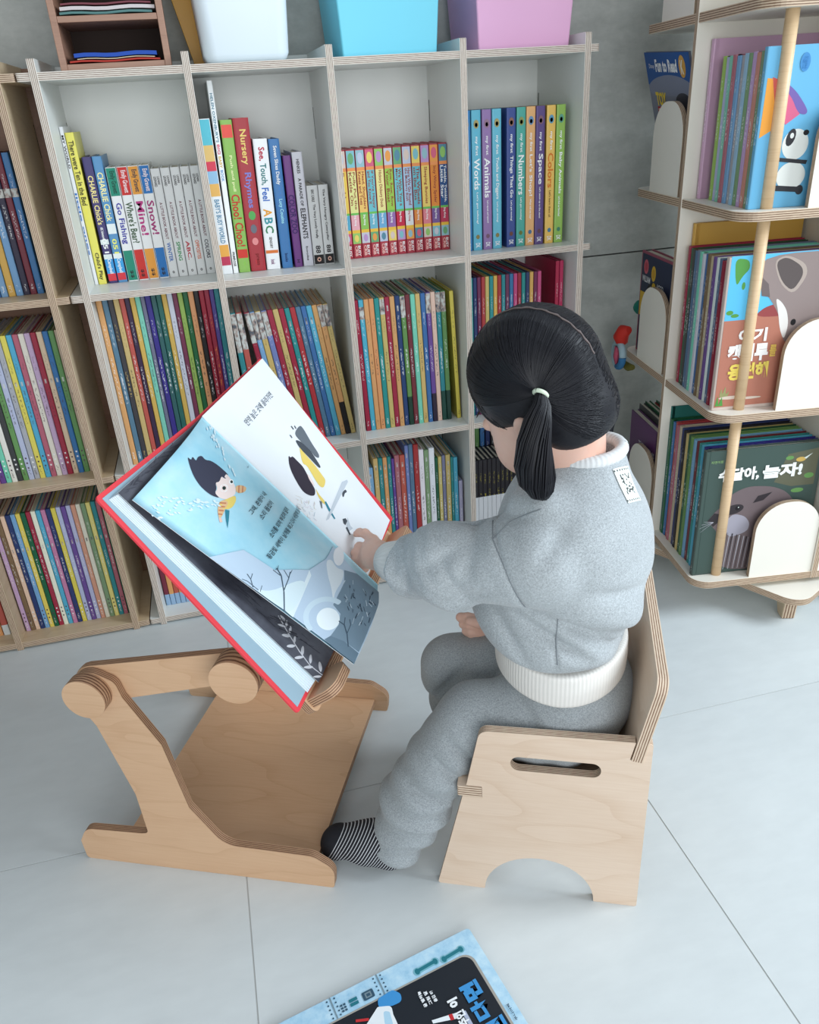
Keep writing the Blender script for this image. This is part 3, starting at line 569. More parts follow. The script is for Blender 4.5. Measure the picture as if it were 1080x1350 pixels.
# ================================================================ THINGS ON TOP OF THE WHITE BOOKCASE
ZT = 1.3075
def tub(name, x0, x1, y0, y1, h, taper, r, color, label, rough=0.35, lid=False):
    """tapered storage tub with rounded corners, wider at the top"""
    t = empty(name, ((x0 + x1) / 2, (y0 + y1) / 2, ZT), 0, label, 'storage box', None)
    M_ = mat(name + '_plastic_%d' % color[0], color, rough, 0.45, 0.01)
    hx, hy = (x1 - x0) / 2, (y1 - y0) / 2; m = MB(); rings = []
    def ring(z, g, rr):
        pts = rounded([(-hx - g, -hy - g, rr), (hx + g, -hy - g, rr), (hx + g, hy + g, rr), (-hx - g, hy + g, rr)], 5); b = len(m.v)
        for p in pts: m.v.append((p[0], p[1], z))
        return b, len(pts)
    prof = [(0.0, -r * 0.55, r * 0.6), (r * 0.15, -r * 0.2, r * 0.8), (r * 0.55, 0.0, r), (h * 0.5, taper * 0.5, r), (h, taper, r), (h + 0.004, taper + 0.006, r), (h + 0.012, taper + 0.006, r), (h + 0.012, taper - 0.003, r), (0.02, -0.005, r * 0.7)]
    rr = [ring(z, g, q) for z, g, q in prof]
    m.face([rr[0][0] + k for k in range(rr[0][1])][::-1])
    for (a, n), (b, _) in zip(rr, rr[1:]):
        for k in range(n): m.face((a + k, a + (k + 1) % n, b + (k + 1) % n, b + k), 0, None, r > 0.012)
    m.face([rr[-1][0] + k for k in range(rr[-1][1])])
    m.obj('tub_body', [M_], t)
    return t
tub('storage_box', 0.058, 0.236, 1.935, 2.10, 0.23, 0.012, 0.028, (226, 236, 242), 'white rounded plastic tub on the bookcase top, left of the cyan box', 0.4)
t = tub('storage_box', 0.350, 0.560, 1.945, 2.16, 0.20, 0.012, 0.004, (120, 214, 236), 'bright cyan square storage box on top of the white bookcase', 0.45)
t = tub('storage_box', 0.660, 0.877, 1.955, 2.16, 0.20, 0.012, 0.004, (232, 178, 214), 'pink square storage box on top of the white bookcase at its right end', 0.45)
tb = empty('tray', (0.047, 2.08, ZT), 0, 'mustard yellow plastic board tucked behind the white tub', 'tray')
m = MB(); Mx = Matrix.Translation((0, 0, 0)) @ Matrix.Rotation(math.radians(-8), 4, 'Y')
m.prism(rounded([(-0.005, 0, 0.01), (0.16, 0, 0.01), (0.18, 0.24, 0.03), (-0.025, 0.24, 0.03)], 4), 0.02, Mx @ XZ(0.055)); m.obj('tray_board', [mat('mustard_plastic', (216, 160, 30), 0.4)], tb, 0.004)
# wooden two-shelf letter organiser
og = empty('desk_organizer', (-0.2245, 1.925, ZT + 0.0003), 0, 'brown wooden organizer with two open shelves of papers, on the bookcase top', 'organizer')
WO = m_birch('walnut_brown', (172, 132, 110), (136, 98, 80)); DARKB = mat('dark_back', (58, 44, 38), 0.8)
m = MB(); m.box(0, 0, 0, 0.013, 0.20, 0.235); m.obj('side_panel', [WO], og, 0.001)
m = MB(); m.box(0.2025, 0, 0, 0.2155, 0.20, 0.235); m.obj('side_panel', [WO], og, 0.001)
for z, nm in ((0.0, 'bottom_panel'), (0.082, 'shelf'), (0.168, 'shelf'), (0.226, 'top_panel')):
    m = MB(); m.box(0.0132, 0.001, z, 0.2023, 0.198, z + 0.011); m.obj(nm, [WO], og, 0.0008)
m = MB(); m.box(0.0132, 0.190, 0.0112, 0.2023, 0.196, 0.2258); m.obj('back_panel', [DARKB], og)
def sheet(label, x0, x1, z, h, color, ang=0.0, cat='paper', depth=0.16, y=1.932, name='paper_sheet'):
    m = MB(); n = 8
    pts = [(x0 + (x1 - x0) * i / n, 0.0012 * math.sin(i * 1.3)) for i in range(n + 1)]
    m.prism([(p[0], p[1]) for p in pts] + [(p[0], p[1] + h) for p in pts[::-1]], depth, Matrix.Translation((0, depth, 0)) @ XZ(0)); o = m.obj(name, [ink(color)], None)
    o.location = (0, y, z); o.rotation_euler = (0, ang, 0); return setp(o, label, cat)
Zo = ZT + 0.0003
sheet('teal folder lying lowest on the organizer middle shelf', -0.205, -0.03, Zo + 0.0955, 0.004, (84, 126, 124), cat='folder', name='folder')
sheet('stack of white papers on the organizer middle shelf', -0.203, -0.024, Zo + 0.1022, 0.006, (206, 196, 196))
sheet('dark red folder on top of the papers, organizer middle shelf', -0.20, -0.03, Zo + 0.1112, 0.003, (120, 60, 70), cat='folder', name='folder')
sheet('red folder at the bottom of the organizer', -0.205, -0.03, Zo + 0.0135, 0.003, (180, 52, 40), cat='folder', name='folder')
sheet('cream paper on the red folder', -0.19, -0.04, Zo + 0.0185, 0.0015, (206, 190, 160))
sheet('blue folder bulging on top in the organizer bottom', -0.195, -0.035, Zo + 0.0222, 0.007, (30, 76, 170), cat='folder', name='folder')

# ================================================================ ROTATING BOOKSHELF (right)
RB = math.radians(-8); RC = (1.03, 1.458)
rt = empty('rotating_bookshelf', (RC[0], RC[1], 0), RB, 'white rotating bookshelf with square tiers, dowels and rounded book stops at the right', 'bookshelf')
SQ = 0.595; TIERS = [0.12, 0.556, 0.982, 1.345]
for z in TIERS + [1.72]:
    m = MB(); m.prism(rounded([(0, 0, 0.045), (SQ, 0, 0.045), (SQ, SQ, 0.045), (0, SQ, 0.045)], 8), 0.019, XY(z - 0.019)); m.obj('tier_board', [CREAM_LAM, EDGE_TAN], rt, 0.0008)
ctr = SQ / 2
def RQ(k): return Matrix.Translation((ctr, ctr, 0)) @ Matrix.Rotation(k * PI / 2, 4, 'Z') @ Matrix.Translation((-ctr, -ctr, 0))
for k in range(4):      # pinwheel of four tall panels
    m = MB(); m.prism(rect(-0.002, 0.101, 0.29, 1.72), 0.014, RQ(k) @ XZ(0.294)); m.obj('divider_panel', [CREAM_LAM, EDGE_TAN], rt, 0.0006)
for zi, z in enumerate(TIERS):
    zt = (TIERS + [1.72])[zi + 1] - 0.019
    for k in range(4):
        if k == 3: pass
        else: m = MB(); m.cyl(0.0125, zt - z, RQ(k) @ Matrix.Translation((0.070, 0.036, z)), 20, None, 0, 0); m.obj('dowel', [m_birch('dowel_wood', (226, 196, 156), (206, 170, 128)) if 'dowel_wood' not in bpy.data.materials else bpy.data.materials['dowel_wood']], rt)
        sx = SQ - 0.492 if k == 3 else 0.140; sw = 0.174 if k == 3 else 0.160
        pts = rounded([(sx, z, 0), (sx + sw, z, 0), (sx + sw, z + 0.2, 0.075), (sx, z + 0.2, 0.075)], 10)
        m = MB(); m.prism(pts, 0.012, RQ(k) @ XZ(0.0155)); m.obj('book_stop', [CREAM_LAM, EDGE_TAN], rt, 0.0006)
# turning base: a square board set askew on four splayed feet
BA = math.radians(36)
Mb = Matrix.Translation((ctr, ctr, 0)) @ Matrix.Rotation(BA, 4, 'Z') @ Matrix.Translation((-0.275, -0.275, 0))
m = MB(); m.prism(rounded([(0, 0, 0.05), (0.55, 0, 0.05), (0.55, 0.55, 0.05), (0, 0.55, 0.05)], 8), 0.018, Mb @ XY(0.068)); m.obj('base_board', [CREAM_LAM, EDGE_TAN], rt, 0.0008)
m = MB(); m.cyl(0.15, 0.0148, Matrix.Translation((ctr, ctr, 0.0861)), 40); m.obj('turntable', [mat('steel', (150, 150, 152), 0.3, Metallic=1.0)] * 2, rt)
for cx, cy in ((0.06, 0.06), (0.49, 0.06), (0.49, 0.49), (0.06, 0.49)):
    d = Vector((cx - 0.275, cy - 0.275)).normalized()
    m = MB(); Mf = Mb @ Matrix.Translation((cx, cy, 0)) @ Matrix.Rotation(math.atan2(d.y, d.x), 4, 'Z')
    pts = [(-0.045, 0.0679), (0.028, 0.0679), (0.022, 0.0005), (-0.008, 0.0005)]
    m.prism(pts[::-1], 0.032, Mf @ XZ(0.016)); m.obj('foot', [BIRCH_CASE, EDGE_TAN], rt, 0.003)
exr = Vector((math.cos(RB), math.sin(RB), 0)); eyr = Vector((-math.sin(RB), math.cos(RB), 0)); RO = Vector((RC[0], RC[1], 0))
def rloc(x, y, z): return RO + exr * x + eyr * y + Vector((0, 0, z))
def bay_book(name, x0, w, y0, th, z, h, color, label, st=None, titled_=None, group=None):
    """book in the front bay: spine on the left, cover facing the front"""
    t = link(name, UNIT_BOOK, None, rloc(x0, y0 + th, z + 0.0004)); t.rotation_euler = (0, 0, RB - PI / 2); t.scale = (th, w, h); style(t, color, **(st or {}))
    return setp(t, label, 'book', group)
def bay_stack(x0, z, w, h, y0, y1, cols, where, group, st=None):
    n = len(cols); th = (y1 - y0) / n
    for i, cn in enumerate(cols):
        hh = h * rng_.uniform(0.985, 1.0); s = dict(st or {})
        bay_book('picture_book', x0 + rng_.uniform(0, .004), w - .006, y1 - (i + 1) * th + .0004, th - .0008, z, hh, jit(NAMES[cn]), '%s spine, %s from the back, %s' % (cn, ORD[i], where), s, None, group)
W_ = 0.280
bay_stack(0.020, 0.12, W_, 0.332, 0.052, 0.274, ['dark green', 'blue', 'red', 'rose', 'tan', 'navy', 'black', 'mustard', 'dark green', 'green', 'sky blue', 'maroon', 'teal', 'cyan', 'royal blue', 'slate'], 'lowest tier of the rotating shelf', 'nature books, lowest tier')
bay_stack(0.014, 0.556, W_, 0.325, 0.058, 0.260, ['crimson', 'dark green', 'charcoal', 'steel blue', 'slate', 'mint', 'pale grey', 'blue', 'brown', 'tan', 'purple', 'white', 'steel blue', 'crimson', 'rose'], 'middle tier of the rotating shelf', 'nature books, middle tier')
bay_stack(0.036, 0.982, 0.27, 0.280, 0.052, 0.235, ['lime', 'lavender', 'mint', 'rose', 'sky blue', 'grey', 'light blue', 'sage', 'lilac', 'coral', 'sage'], 'upper tier of the rotating shelf', 'pastel books, upper tier')
bay_book('picture_book', .03, .262, .2645, .012, .556, .372, (222, 160, 44), 'large mustard and green book standing behind the middle tier stack')
bay_book('picture_book', .03, .262, .262, .013, .982, .313, (214, 160, 196), 'large pink book standing behind the pastel books, upper tier')
bay_book('picture_book', .022, .22, .2765, .010, .12, .362, (24, 110, 100), 'dark teal patterned book at the back of the lowest tier')
def chaikin(pts, k=2):
    if len(pts) < 6 or len(pts) > 40: return pts
    for _ in range(k):
        o = []
        for i in range(len(pts)):
            a, b = pts[i], pts[(i + 1) % len(pts)]; o += [(a[0] * .78 + b[0] * .22, a[1] * .78 + b[1] * .22), (a[0] * .22 + b[0] * .78, a[1] * .22 + b[1] * .78)]
        pts = o
    return pts
def flat(parent, name, polys, M, cols, step=0.00006, stuff=True, h0=0.0003, sub=None):
    """flat print: coloured outlines a hair apart, laid on a surface by M(x, y, h)"""
    m = MB(); mats = []; h = h0
    for cn, pts in polys:
        c = cols[cn]
        if c not in mats: mats.append(c)
        pts = pts if cn in ('ground', 'haze', 'deep', 'foot', 'sp', 'bk', 'nest') else chaikin(pts); b = len(m.v)
        for p in pts: m.v.append(tuple(M(p[0], p[1], h)))
        for tri in tessellate_polygon([[Vector((p[0], p[1], 0)) for p in pts]]): m.face([b + i for i in tri], mats.index(c))
        h += step
    o = m.obj(name, [ink(c) for c in mats], parent); 
    if stuff: o['kind'] = 'stuff'
    return o
def ellp(cx, cy, rx, ry, n=18, a=0.0): return [(cx + rx * math.cos(t) * math.cos(a) - ry * math.sin(t) * math.sin(a), cy + rx * math.cos(t) * math.sin(a) + ry * math.sin(t) * math.cos(a)) for t in [2 * PI * i / n for i in range(n)]]
def front_book(x0, w, y0, th, z, h, color, label, polys, cols, texts):
    t = empty('picture_book', rloc(x0, y0, z + 0.0004), RB, label, 'book')
    o = link('cover', UNIT_COVER, t, (0, th, 0), (0, 0, -PI / 2)); o.scale = (th, w, h); style(o, color)
    o = link('pages', UNIT_PAGES, t, (0, th, 0), (0, 0, -PI / 2)); o.scale = (th, w, h)
    M = lambda x, y, q: (x - x0, -q, y - z)
    if polys: flat(t, 'cover_picture', polys, M, cols)
    if texts:
        m = MB(); cs = []
        for s, x, y, wx, hy, c, b_ in texts:
            if c not in cs: cs.append(c)
            put_text(m, s, (x - x0, -0.0022, y - z), (wx, 0, 0), (0, 0, hy), cs.index(c), b_)
        o = m.obj('cover_title', [ink(c) for c in cs], t); o['kind'] = 'stuff'
    return t
kc = {'sky': (92, 186, 226), 'ground': (180, 116, 96), 'rock': (150, 70, 70), 'fur': (146, 130, 126), 'ear': (92, 82, 80), 'ear2': (176, 160, 150), 'eye': (30, 28, 30), 'leaf': (86, 150, 70), 'pale': (214, 196, 180), 'grass': (150, 150, 100), 'wht': (230, 224, 218), 'dfur': (110, 98, 96)}
kp = [('sky', rect(.012, .563, .286, .892)), ('leaf', [(.02, .888), (.05, .884), (.055, .865), (.04, .85), (.03, .83), (.024, .85)]), ('leaf', ellp(.045, .83, .004, .008)), ('leaf', ellp(.022, .775, .008, .005)), ('leaf', ellp(.034, .768, .009, .004)), ('ground', [(.012, .758), (.063, .758), (.09, .770), (.286, .776), (.286, .563), (.012, .563)]), ('rock', [(.08, .766), (.10, .782), (.13, .788), (.16, .776), (.16, .760), (.10, .760)]),
      ('fur', [(.078, .890), (.286, .890), (.286, .72), (.225, .735), (.180, .70), (.151, .700), (.135, .76), (.107, .800), (.092, .812), (.078, .84)]), ('dfur', [(.078, .85), (.10, .83), (.107, .802), (.088, .806)]), ('wht', [(.12, .80), (.135, .79), (.150, .77), (.158, .74), (.153, .705), (.140, .73), (.13, .77)]), ('ear2', [(.104, .877), (.131, .888), (.175, .868), (.184, .842), (.158, .802), (.124, .829)]), ('ear', [(.108, .874), (.131, .884), (.168, .862), (.174, .842), (.155, .810), (.128, .832)]), ('eye', ellp(.168, .744, .006, .007)),
      ('grass', [(.02, .585), (.025, .61), (.028, .59), (.034, .615), (.036, .59), (.044, .602), (.04, .584)]), ('pale', ellp(.05, .584, .03, .004)), ('leaf', [(.014, .566), (.018, .59), (.022, .568), (.028, .588), (.032, .566)]), ('pale', ellp(.09, .58, .03, .003))]
front_book(.008, .289, .037, .014, .556, .334, (214, 190, 176), 'picture book with a kangaroo photograph on a blue and clay cover', kp, kc, [('아기', .048, .708, .064, .030, (244, 240, 236), .04), ('캥거루', .028, .665, .092, .040, (244, 240, 236), .05), ('를', .123, .672, .016, .026, (226, 190, 90), .02), ('응원해', .034, .624, .092, .038, (232, 206, 96), .05)])
oc = {'bg': (66, 84, 78), 'fur': (112, 98, 100), 'd': (52, 46, 50), 'eye': (24, 20, 24), 'pale': (160, 156, 168), 'w': (220, 226, 220), 'leaf': (104, 150, 84), 'nest': (98, 98, 78), 'bird': (206, 170, 90), 'line': (178, 176, 184), 'edge': (44, 62, 56)}
opl = [('bg', rect(.010, .124, .286, .455)), ('edge', rect(.018, .124, .0195, .455)), ('nest', [(.185, .36), (.21, .43), (.286, .44), (.286, .345), (.23, .345)]), ('leaf', ellp(.247, .333, .016, .006)), ('leaf', ellp(.27, .37, .012, .007)), ('leaf', ellp(.215, .42, .01, .005)), ('bird', ellp(.243, .414, .012, .006)), ('w', [(.25, .417), (.27, .428), (.256, .414)]),
       ('fur', [(.031, .272), (.045, .292), (.062, .310), (.081, .337), (.105, .350), (.130, .356), (.184, .350), (.225, .330), (.26, .28), (.27, .2), (.26, .125), (.076, .125), (.076, .20), (.058, .240), (.043, .258)]), ('pale', [(.079, .269), (.095, .286), (.125, .276), (.14, .255), (.137, .233), (.096, .220), (.08, .235)]), ('d', ellp(.093, .297, .026, .013, 14, .2)), ('d', [(.031, .272), (.046, .292), (.058, .289), (.060, .268), (.047, .255)]), ('eye', ellp(.103, .300, .006, .006)), ('w', ellp(.105, .302, .0016, .0016, 8)), ('d', [(.14, .31), (.165, .315), (.185, .335), (.15, .328)])]
for k in range(26):
    x = .08 + .0062 * k; opl.append(('line' if k % 2 else 'd', [(x, .130), (x + .0012, .130), (x + .006 + .0012 * (k % 3), .235 - .002 * k), (x + .005, .235 - .002 * k)]))
for dx, dy in ((-.03, -.004), (-.034, -.014), (-.03, -.024), (-.024, .004)): opl.append(('line', [(.046, .268), (.046 + dx, .268 + dy), (.046 + dx, .2686 + dy), (.046, .2692)]))
front_book(.008, .289, .036, .015, .12, .335, (66, 84, 78), 'dark green picture book with an otter photograph on its cover', opl, oc, [('수달아,', .044, .372, .100, .036, (240, 240, 236), .05), ('놀자!', .152, .372, .098, .036, (240, 240, 236), .05), ('자연이랑', .022, .424, .03, .007, (150, 190, 120), .0)])
pc = {'bg': (86, 178, 226), 'or': (232, 156, 60), 'pk': (204, 96, 130), 'pu': (112, 92, 160), 'rd': (206, 90, 80), 'bk': (50, 50, 54), 'w': (228, 230, 224), 'y': (236, 214, 90), 'dk': (24, 24, 28), 'lg': (66, 134, 190)}
pp = [('or', [(.038, 1.215), (.055, 1.213), (.070, 1.16), (.060, 1.125), (.036, 1.112)]), ('rd', [(.048, 1.216), (.066, 1.210), (.078, 1.150), (.062, 1.155)]), ('pk', [(.060, 1.212), (.085, 1.198), (.112, 1.150), (.086, 1.133), (.074, 1.152)]), ('pu', [(.075, 1.207), (.100, 1.189), (.128, 1.156), (.124, 1.148), (.108, 1.152), (.09, 1.182), (.06, 1.207)]),
      ('w', ellp(.112, 1.097, .027, .028)), ('bk', ellp(.101, 1.110, .009, .016, 14, -.3)), ('w', ellp(.103, 1.113, .004, .005)), ('dk', ellp(.131, 1.117, .006, .005)), ('w', ellp(.112, 1.040, .030, .026)), ('bk', [(.082, 1.068), (.140, 1.060), (.142, 1.067), (.082, 1.075)]), ('bk', [(.082, 1.014), (.140, 1.008), (.140, 1.018), (.084, 1.024)]), ('bk', ellp(.134, 1.013, .008, .009)), ('lg', ellp(.108, 1.238, .010, .016))]
front_book(.032, .26, .036, .013, .982, .285, (86, 178, 226), 'sky blue picture book with a panda and umbrella drawn on the cover', pp, pc, [('산골', .103, 1.228, .010, .020, (50, 120, 180), .0), ('바람', .15, 1.20, .09, .035, (232, 214, 90), .04)])
# left bay: covers face left, tops showing
def side_book(y0, w, x0, th, z, h, color, label, polys=None, cols=None, texts=(), tilt=0.0, name='picture_book', lean=0.0):
    t = empty(name, rloc(x0, y0 + w, z + 0.0004), RB, label, 'book'); t.rotation_euler = (tilt, lean, RB)
    o = link('cover', UNIT_COVER, t, (0, -w, 0)); o.scale = (th, w, h); style(o, color); o = link('pages', UNIT_PAGES, t, (0, -w, 0)); o.scale = (th, w, h)
    M = lambda a, b, q: (-q, -a, b)       # a: distance from the far edge towards the front, b: height
    if polys: flat(t, 'cover_picture', polys, M, cols)
    if texts:
        m = MB(); cs = []
        for s, x, y, wx, hy, c, b_ in texts:
            if c not in cs: cs.append(c)
            put_text(m, s, (-.0012, -x, y), (0, -wx, 0), (0, 0, hy), cs.index(c), b_)
        m.obj('cover_title', [ink(c) for c in cs], t)['kind'] = 'stuff'
    return t
side_book(.345, .255, .088, .006, .984, .318, (112, 118, 140), 'thin blue and grey reading booklet leaning out of the upper left bay', [('bl', rect(0, .246, .255, .318)), ('ar', [(0, .246), (.05, .262), (.12, .270), (.19, .267), (.255, .252), (.255, .225), (0, .22)]), ('dk', ellp(.195, .208, .045, .024)), ('rd', rect(.036, .178, .098, .196)), ('pp', ellp(.212, .288, .018, .024)), ('dk2', rect(0, 0, .255, .05))],
          {'bl': (34, 84, 150), 'ar': (130, 136, 156), 'dk': (60, 58, 66), 'rd': (190, 44, 40), 'pp': (214, 160, 70), 'dk2': (60, 64, 76)}, [('Disney', .022, .280, .032, .013, (230, 234, 240), .0), ('Fun to Read', .060, .275, .125, .028, (240, 242, 244), .04), ('TOY', .036, .198, .062, .032, (236, 204, 60), .05), ('STORY', .041, .181, .052, .011, (236, 226, 200), .03), ('4', .062, .142, .018, .032, (232, 190, 60), .03), ('K', .205, .272, .015, .03, (244, 240, 226), .02)], tilt=math.radians(3), lean=math.radians(-16))
for i, cn in enumerate(('navy', 'charcoal')):
    side_book(.335, .10, .10 + i * .03, .022, .982, .325, NAMES[cn], '%s book end showing above the reading booklet, upper left bay' % cn)
cpoly = [('nv', rect(.006, .005, .214, .264)), ('rd', ellp(.035, .232, .016, .019)), ('ye', ellp(.088, .222, .015, .020)), ('r2', ellp(.035, .232, .010, .012)), ('y2', ellp(.088, .222, .009, .012)), ('bk', ellp(.10, .165, .055, .035)), ('ye', ellp(.095, .190, .012, .010)), ('ye', ellp(.115, .175, .014, .016)), ('ye', rect(.006, .10, .04, .165)), ('gr', ellp(.075, .168, .008, .02))]
side_book(.342, .22, .026, .03, .556, .27, (168, 54, 84), 'thick dark picture book with round faces on its cover, middle left bay', cpoly, {'nv': (40, 48, 74), 'rd': (206, 96, 110), 'r2': (190, 70, 84), 'ye': (222, 180, 50), 'y2': (206, 156, 40), 'bk': (22, 22, 28), 'gr': (150, 150, 150)}, [('WILLIAM', .015, .193, .055, .016, (226, 226, 230), .03), ('ACCO', .115, .186, .045, .016, (226, 226, 230), .03)])
for i, cn in enumerate(('navy', 'maroon', 'dark green', 'charcoal')):
    side_book(.345, .21, .060 + i * .022, .02, .556, .235, NAMES[cn], '%s book, %s behind the dark picture book with faces' % (cn, ORD[i]))
side_book(.355, .20, .026, .022, .12, .255, (104, 44, 110), 'purple book at the front of the lowest left bay', [('br', [(0, 0), (.2, 0), (.2, .10), (.14, .115), (.06, .11), (0, .10)])], {'br': (96, 54, 52)}, [('지구촌 문화', .07, .165, .12, .026, (214, 206, 220), .03)])
for i, cn in enumerate(('charcoal', 'dark green', 'red', 'dark green', 'maroon', 'navy', 'green', 'crimson')):
    side_book(.35, .21, .050 + i * .0165, .0155, .12, .27 + .006 * (i % 2), NAMES[cn], '%s thin book, %s behind the purple book in the lowest left bay' % (cn, ORD[i]))
# clutch toy hanging over the shelf edge
ty = empty('rattle_toy', rloc(.006, .604, .564), RB, 'colourful baby rattle with striped ring and red knob, hooked on the shelf corner', 'toy')
def torus(R_, r_, M, a0=0, a1=2 * PI, n=24): return [tuple(M @ Vector((R_ * math.cos(a0 + (a1 - a0) * i / n), R_ * math.sin(a0 + (a1 - a0) * i / n), 0))) for i in range(n + 1)]
Mt = Matrix.Translation((-.012, .004, -.035)) @ Matrix.Rotation(PI / 2, 4, 'Y')
m = MB(); m.tube(torus(.034, .010, Mt, 0, PI * 1.5), .010, 10); m.obj('ring', [mat('striped_cloth', (170, 196, 206), 0.8, vary=.1)], ty)
m = MB(); m.tube(torus(.034, .010, Mt, PI * 1.5, 2 * PI), .0105, 10); m.obj('ring_patch', [mat('blue_cloth', (56, 120, 170), 0.8)], ty)
m = MB(); m.tube([(-.004, .0, -.002), (-.01, .0, .018), (-.006, -.01, .036), (.002, -.03, .044)], [.016, .022, .020, .010], 12); m.obj('knob', [mat('red_cloth', (206, 44, 30), 0.7)], ty)
m = MB(); m.tube([(-.014, .0, -.012), (-.018, .0, -.04), (-.018, .0, -.062)], [.012, .011, .004], 8); m.obj('tag_loop', [mat('rose_cloth', (196, 84, 110), 0.8)], ty)
m = MB(); m.tube([(-.005, .0, -.055), (.012, -.02, -.068), (.012, -.05, -.06)], [.008, .012, .008], 8); m.obj('leaf_tab', [mat('olive_cloth', (110, 104, 40), 0.8)], ty)
bl_ = MB(); bl_.tube([tuple(rloc(.045, .592, .665 + z)) for z in (-.021, -.017, -.008, 0, .008, .017, .021)], [.002, .013, .020, .022, .020, .013, .002], 16)
o = bl_.obj('toy_ball', [mat('teal_felt', (30, 124, 106), 0.9)]); setp(o, 'small teal felt ball on the rotating shelf behind the dark picture book', 'toy')
# ================================================================ CHAIR
CU = (0.90839907, -0.41810421); CA = (0.213, 0.919); CRZ = math.atan2(CU[1], CU[0])
ch = empty('toddler_chair', (CA[0], CA[1], 0.0), CRZ, 'birch plywood child chair with cut-out handles, under the seated child', 'chair')
WCH = 0.330; PT = 0.015
arc = [(0.173 + 0.091 * math.cos(t), 0.0 + 0.088 * math.sin(t)) for t in [PI * i / 22 for i in range(1, 22)]][::-1]
side = [(0.000, 0.0, 0.004), (0.082, 0.0, 0.002)] + [(x, z, 0) for x, z in arc] + [(0.264, 0.0, 0.002), (0.334, 0.0, 0.004), (0.334, 0.357, 0.012), (0.3235, 0.357, 0.001), (0.3205, 0.3205, 0.001), (0.3025, 0.3235, 0.001), (0.309, 0.357, 0.001), (0.078, 0.354, 0.016), (0.055, 0.2385, 0.001), (0.080, 0.2385, 0.001), (0.080, 0.2145, 0.001), (0.0485, 0.2145, 0.001)]
slot = rounded([(0.125, 0.280, 0.0135), (0.262, 0.280, 0.0135), (0.262, 0.3085, 0.0135), (0.125, 0.3085, 0.0135)], 8)
for y in (0.0, WCH - PT):
    m = MB(); m.prism(rounded(side, 5), PT, XZ(y + PT), [slot]); m.obj('side_panel', [BIRCH_CHAIR, EDGE_CHAIR], ch, 0.0008)
m = MB(); m.prism(rounded([(0.040, -0.0005, 0.003), (0.0795, -0.0005, 0.001), (0.0795, PT + 0.0005, 0.001), (0.318, PT + 0.0005, 0.001), (0.318, WCH - PT - 0.0005, .001), (0.0795, WCH - PT - 0.0005, .001), (0.0795, WCH + .0005, .001), (0.040, WCH + 0.0005, 0.003)], 3), 0.0205, XY(0.2155)); m.obj('seat', [BIRCH_CHAIR, EDGE_CHAIR], ch, 0.0008)
ln = math.atan2(0.026, 0.143)      # backrest leans back
Mbk = Matrix.Translation((0.3045, 0, 0.3225)) @ Matrix.Rotation(ln, 4, 'Y') @ YZ(0)
hb = 0.150
m = MB(); m.prism(rounded([(-0.002, 0.0, .001), (PT + .001, 0.0, .001), (PT + .001, -0.082, .002), (WCH - PT - .001, -0.082, .002), (WCH - PT - .001, 0.0, .001), (WCH + 0.002, 0.0, .001), (WCH + 0.002, hb, 0.022), (-0.002, hb, 0.022)], 6), 0.0165, Mbk); m.obj('backrest', [BIRCH_CHAIR, EDGE_CHAIR], ch, 0.0008)

# ================================================================ READING STAND
SU = (0.91022244, -0.41411968); SA = (-0.398, 1.158); SRZ = math.atan2(SU[1], SU[0])
sd = empty('reading_stand', (SA[0], SA[1], 0), SRZ, 'birch plywood reading stand with jointed arms, holding the big open book', 'book stand')
foot = [(0.002, 0.0, .008), (0.477, 0.0, .006), (0.482, 0.046, .03), (0.445, 0.073, .03), (0.285, 0.077, .045), (0.235, 0.16, .0), (0.214, 0.300, .0), (0.166, 0.395, .0), (0.160, 0.425, .02), (0.110, 0.449, .04), (0.068, 0.40, .03), (0.105, 0.33, .0), (0.140, 0.18, .0), (0.143, 0.085, .02), (0.128, 0.082, .0), (0.018, 0.078, .025), (0.000, 0.045, .01)]
for y in (0.0, 0.457):
    m = MB(); m.prism(rounded(foot, 6), PT, XZ(y + PT)); m.obj('side_frame', [BIRCH_STAND, EDGE_STAND], sd, 0.0015)
m = MB(); m.prism(rounded([(0.072, 0.0155, .001), (0.440, 0.0155, .001), (0.450, 0.4565, .001), (0.085, 0.4565, .001)], 2), 0.014, XY(0.018)); m.obj('base_board', [BIRCH_STAND, EDGE_STAND], sd, 0.0008)
PV1 = (0.115, 0.405); PV2 = (0.375, 0.462)
def bar2d(p, q, r0, r1, n=10):
    a = math.atan2(q[1] - p[1], q[0] - p[0]); out = []
    for i in range(n + 1): t = a + PI / 2 + PI * i / n; out.append((p[0] + r0 * math.cos(t), p[1] + r0 * math.sin(t)))
    for i in range(n + 1): t = a - PI / 2 + PI * i / n; out.append((q[0] + r1 * math.cos(t), q[1] + r1 * math.sin(t)))
    return out
for y, s in ((0.0155, 1), (0.4415, -1)):
    m = MB(); m.prism(bar2d(PV1, PV2, 0.036, 0.028), PT, XZ(y + PT)); m.obj('arm', [BIRCH_STAND, EDGE_STAND], sd, 0.0012)
for (px, pz), r, y0, y1 in ((PV1, 0.0365, -0.024, -0.0003), (PV2, 0.0385, -0.024, 0.0152), (PV1, 0.0365, 0.4723, 0.496), (PV2, 0.0385, 0.4568, 0.496)):
    m = MB(); m.cyl(r, y1 - y0, XZ(y1, px, pz), 40); m.obj('joint_disc', [BIRCH_STAND, EDGE_STAND], sd, 0.0012)
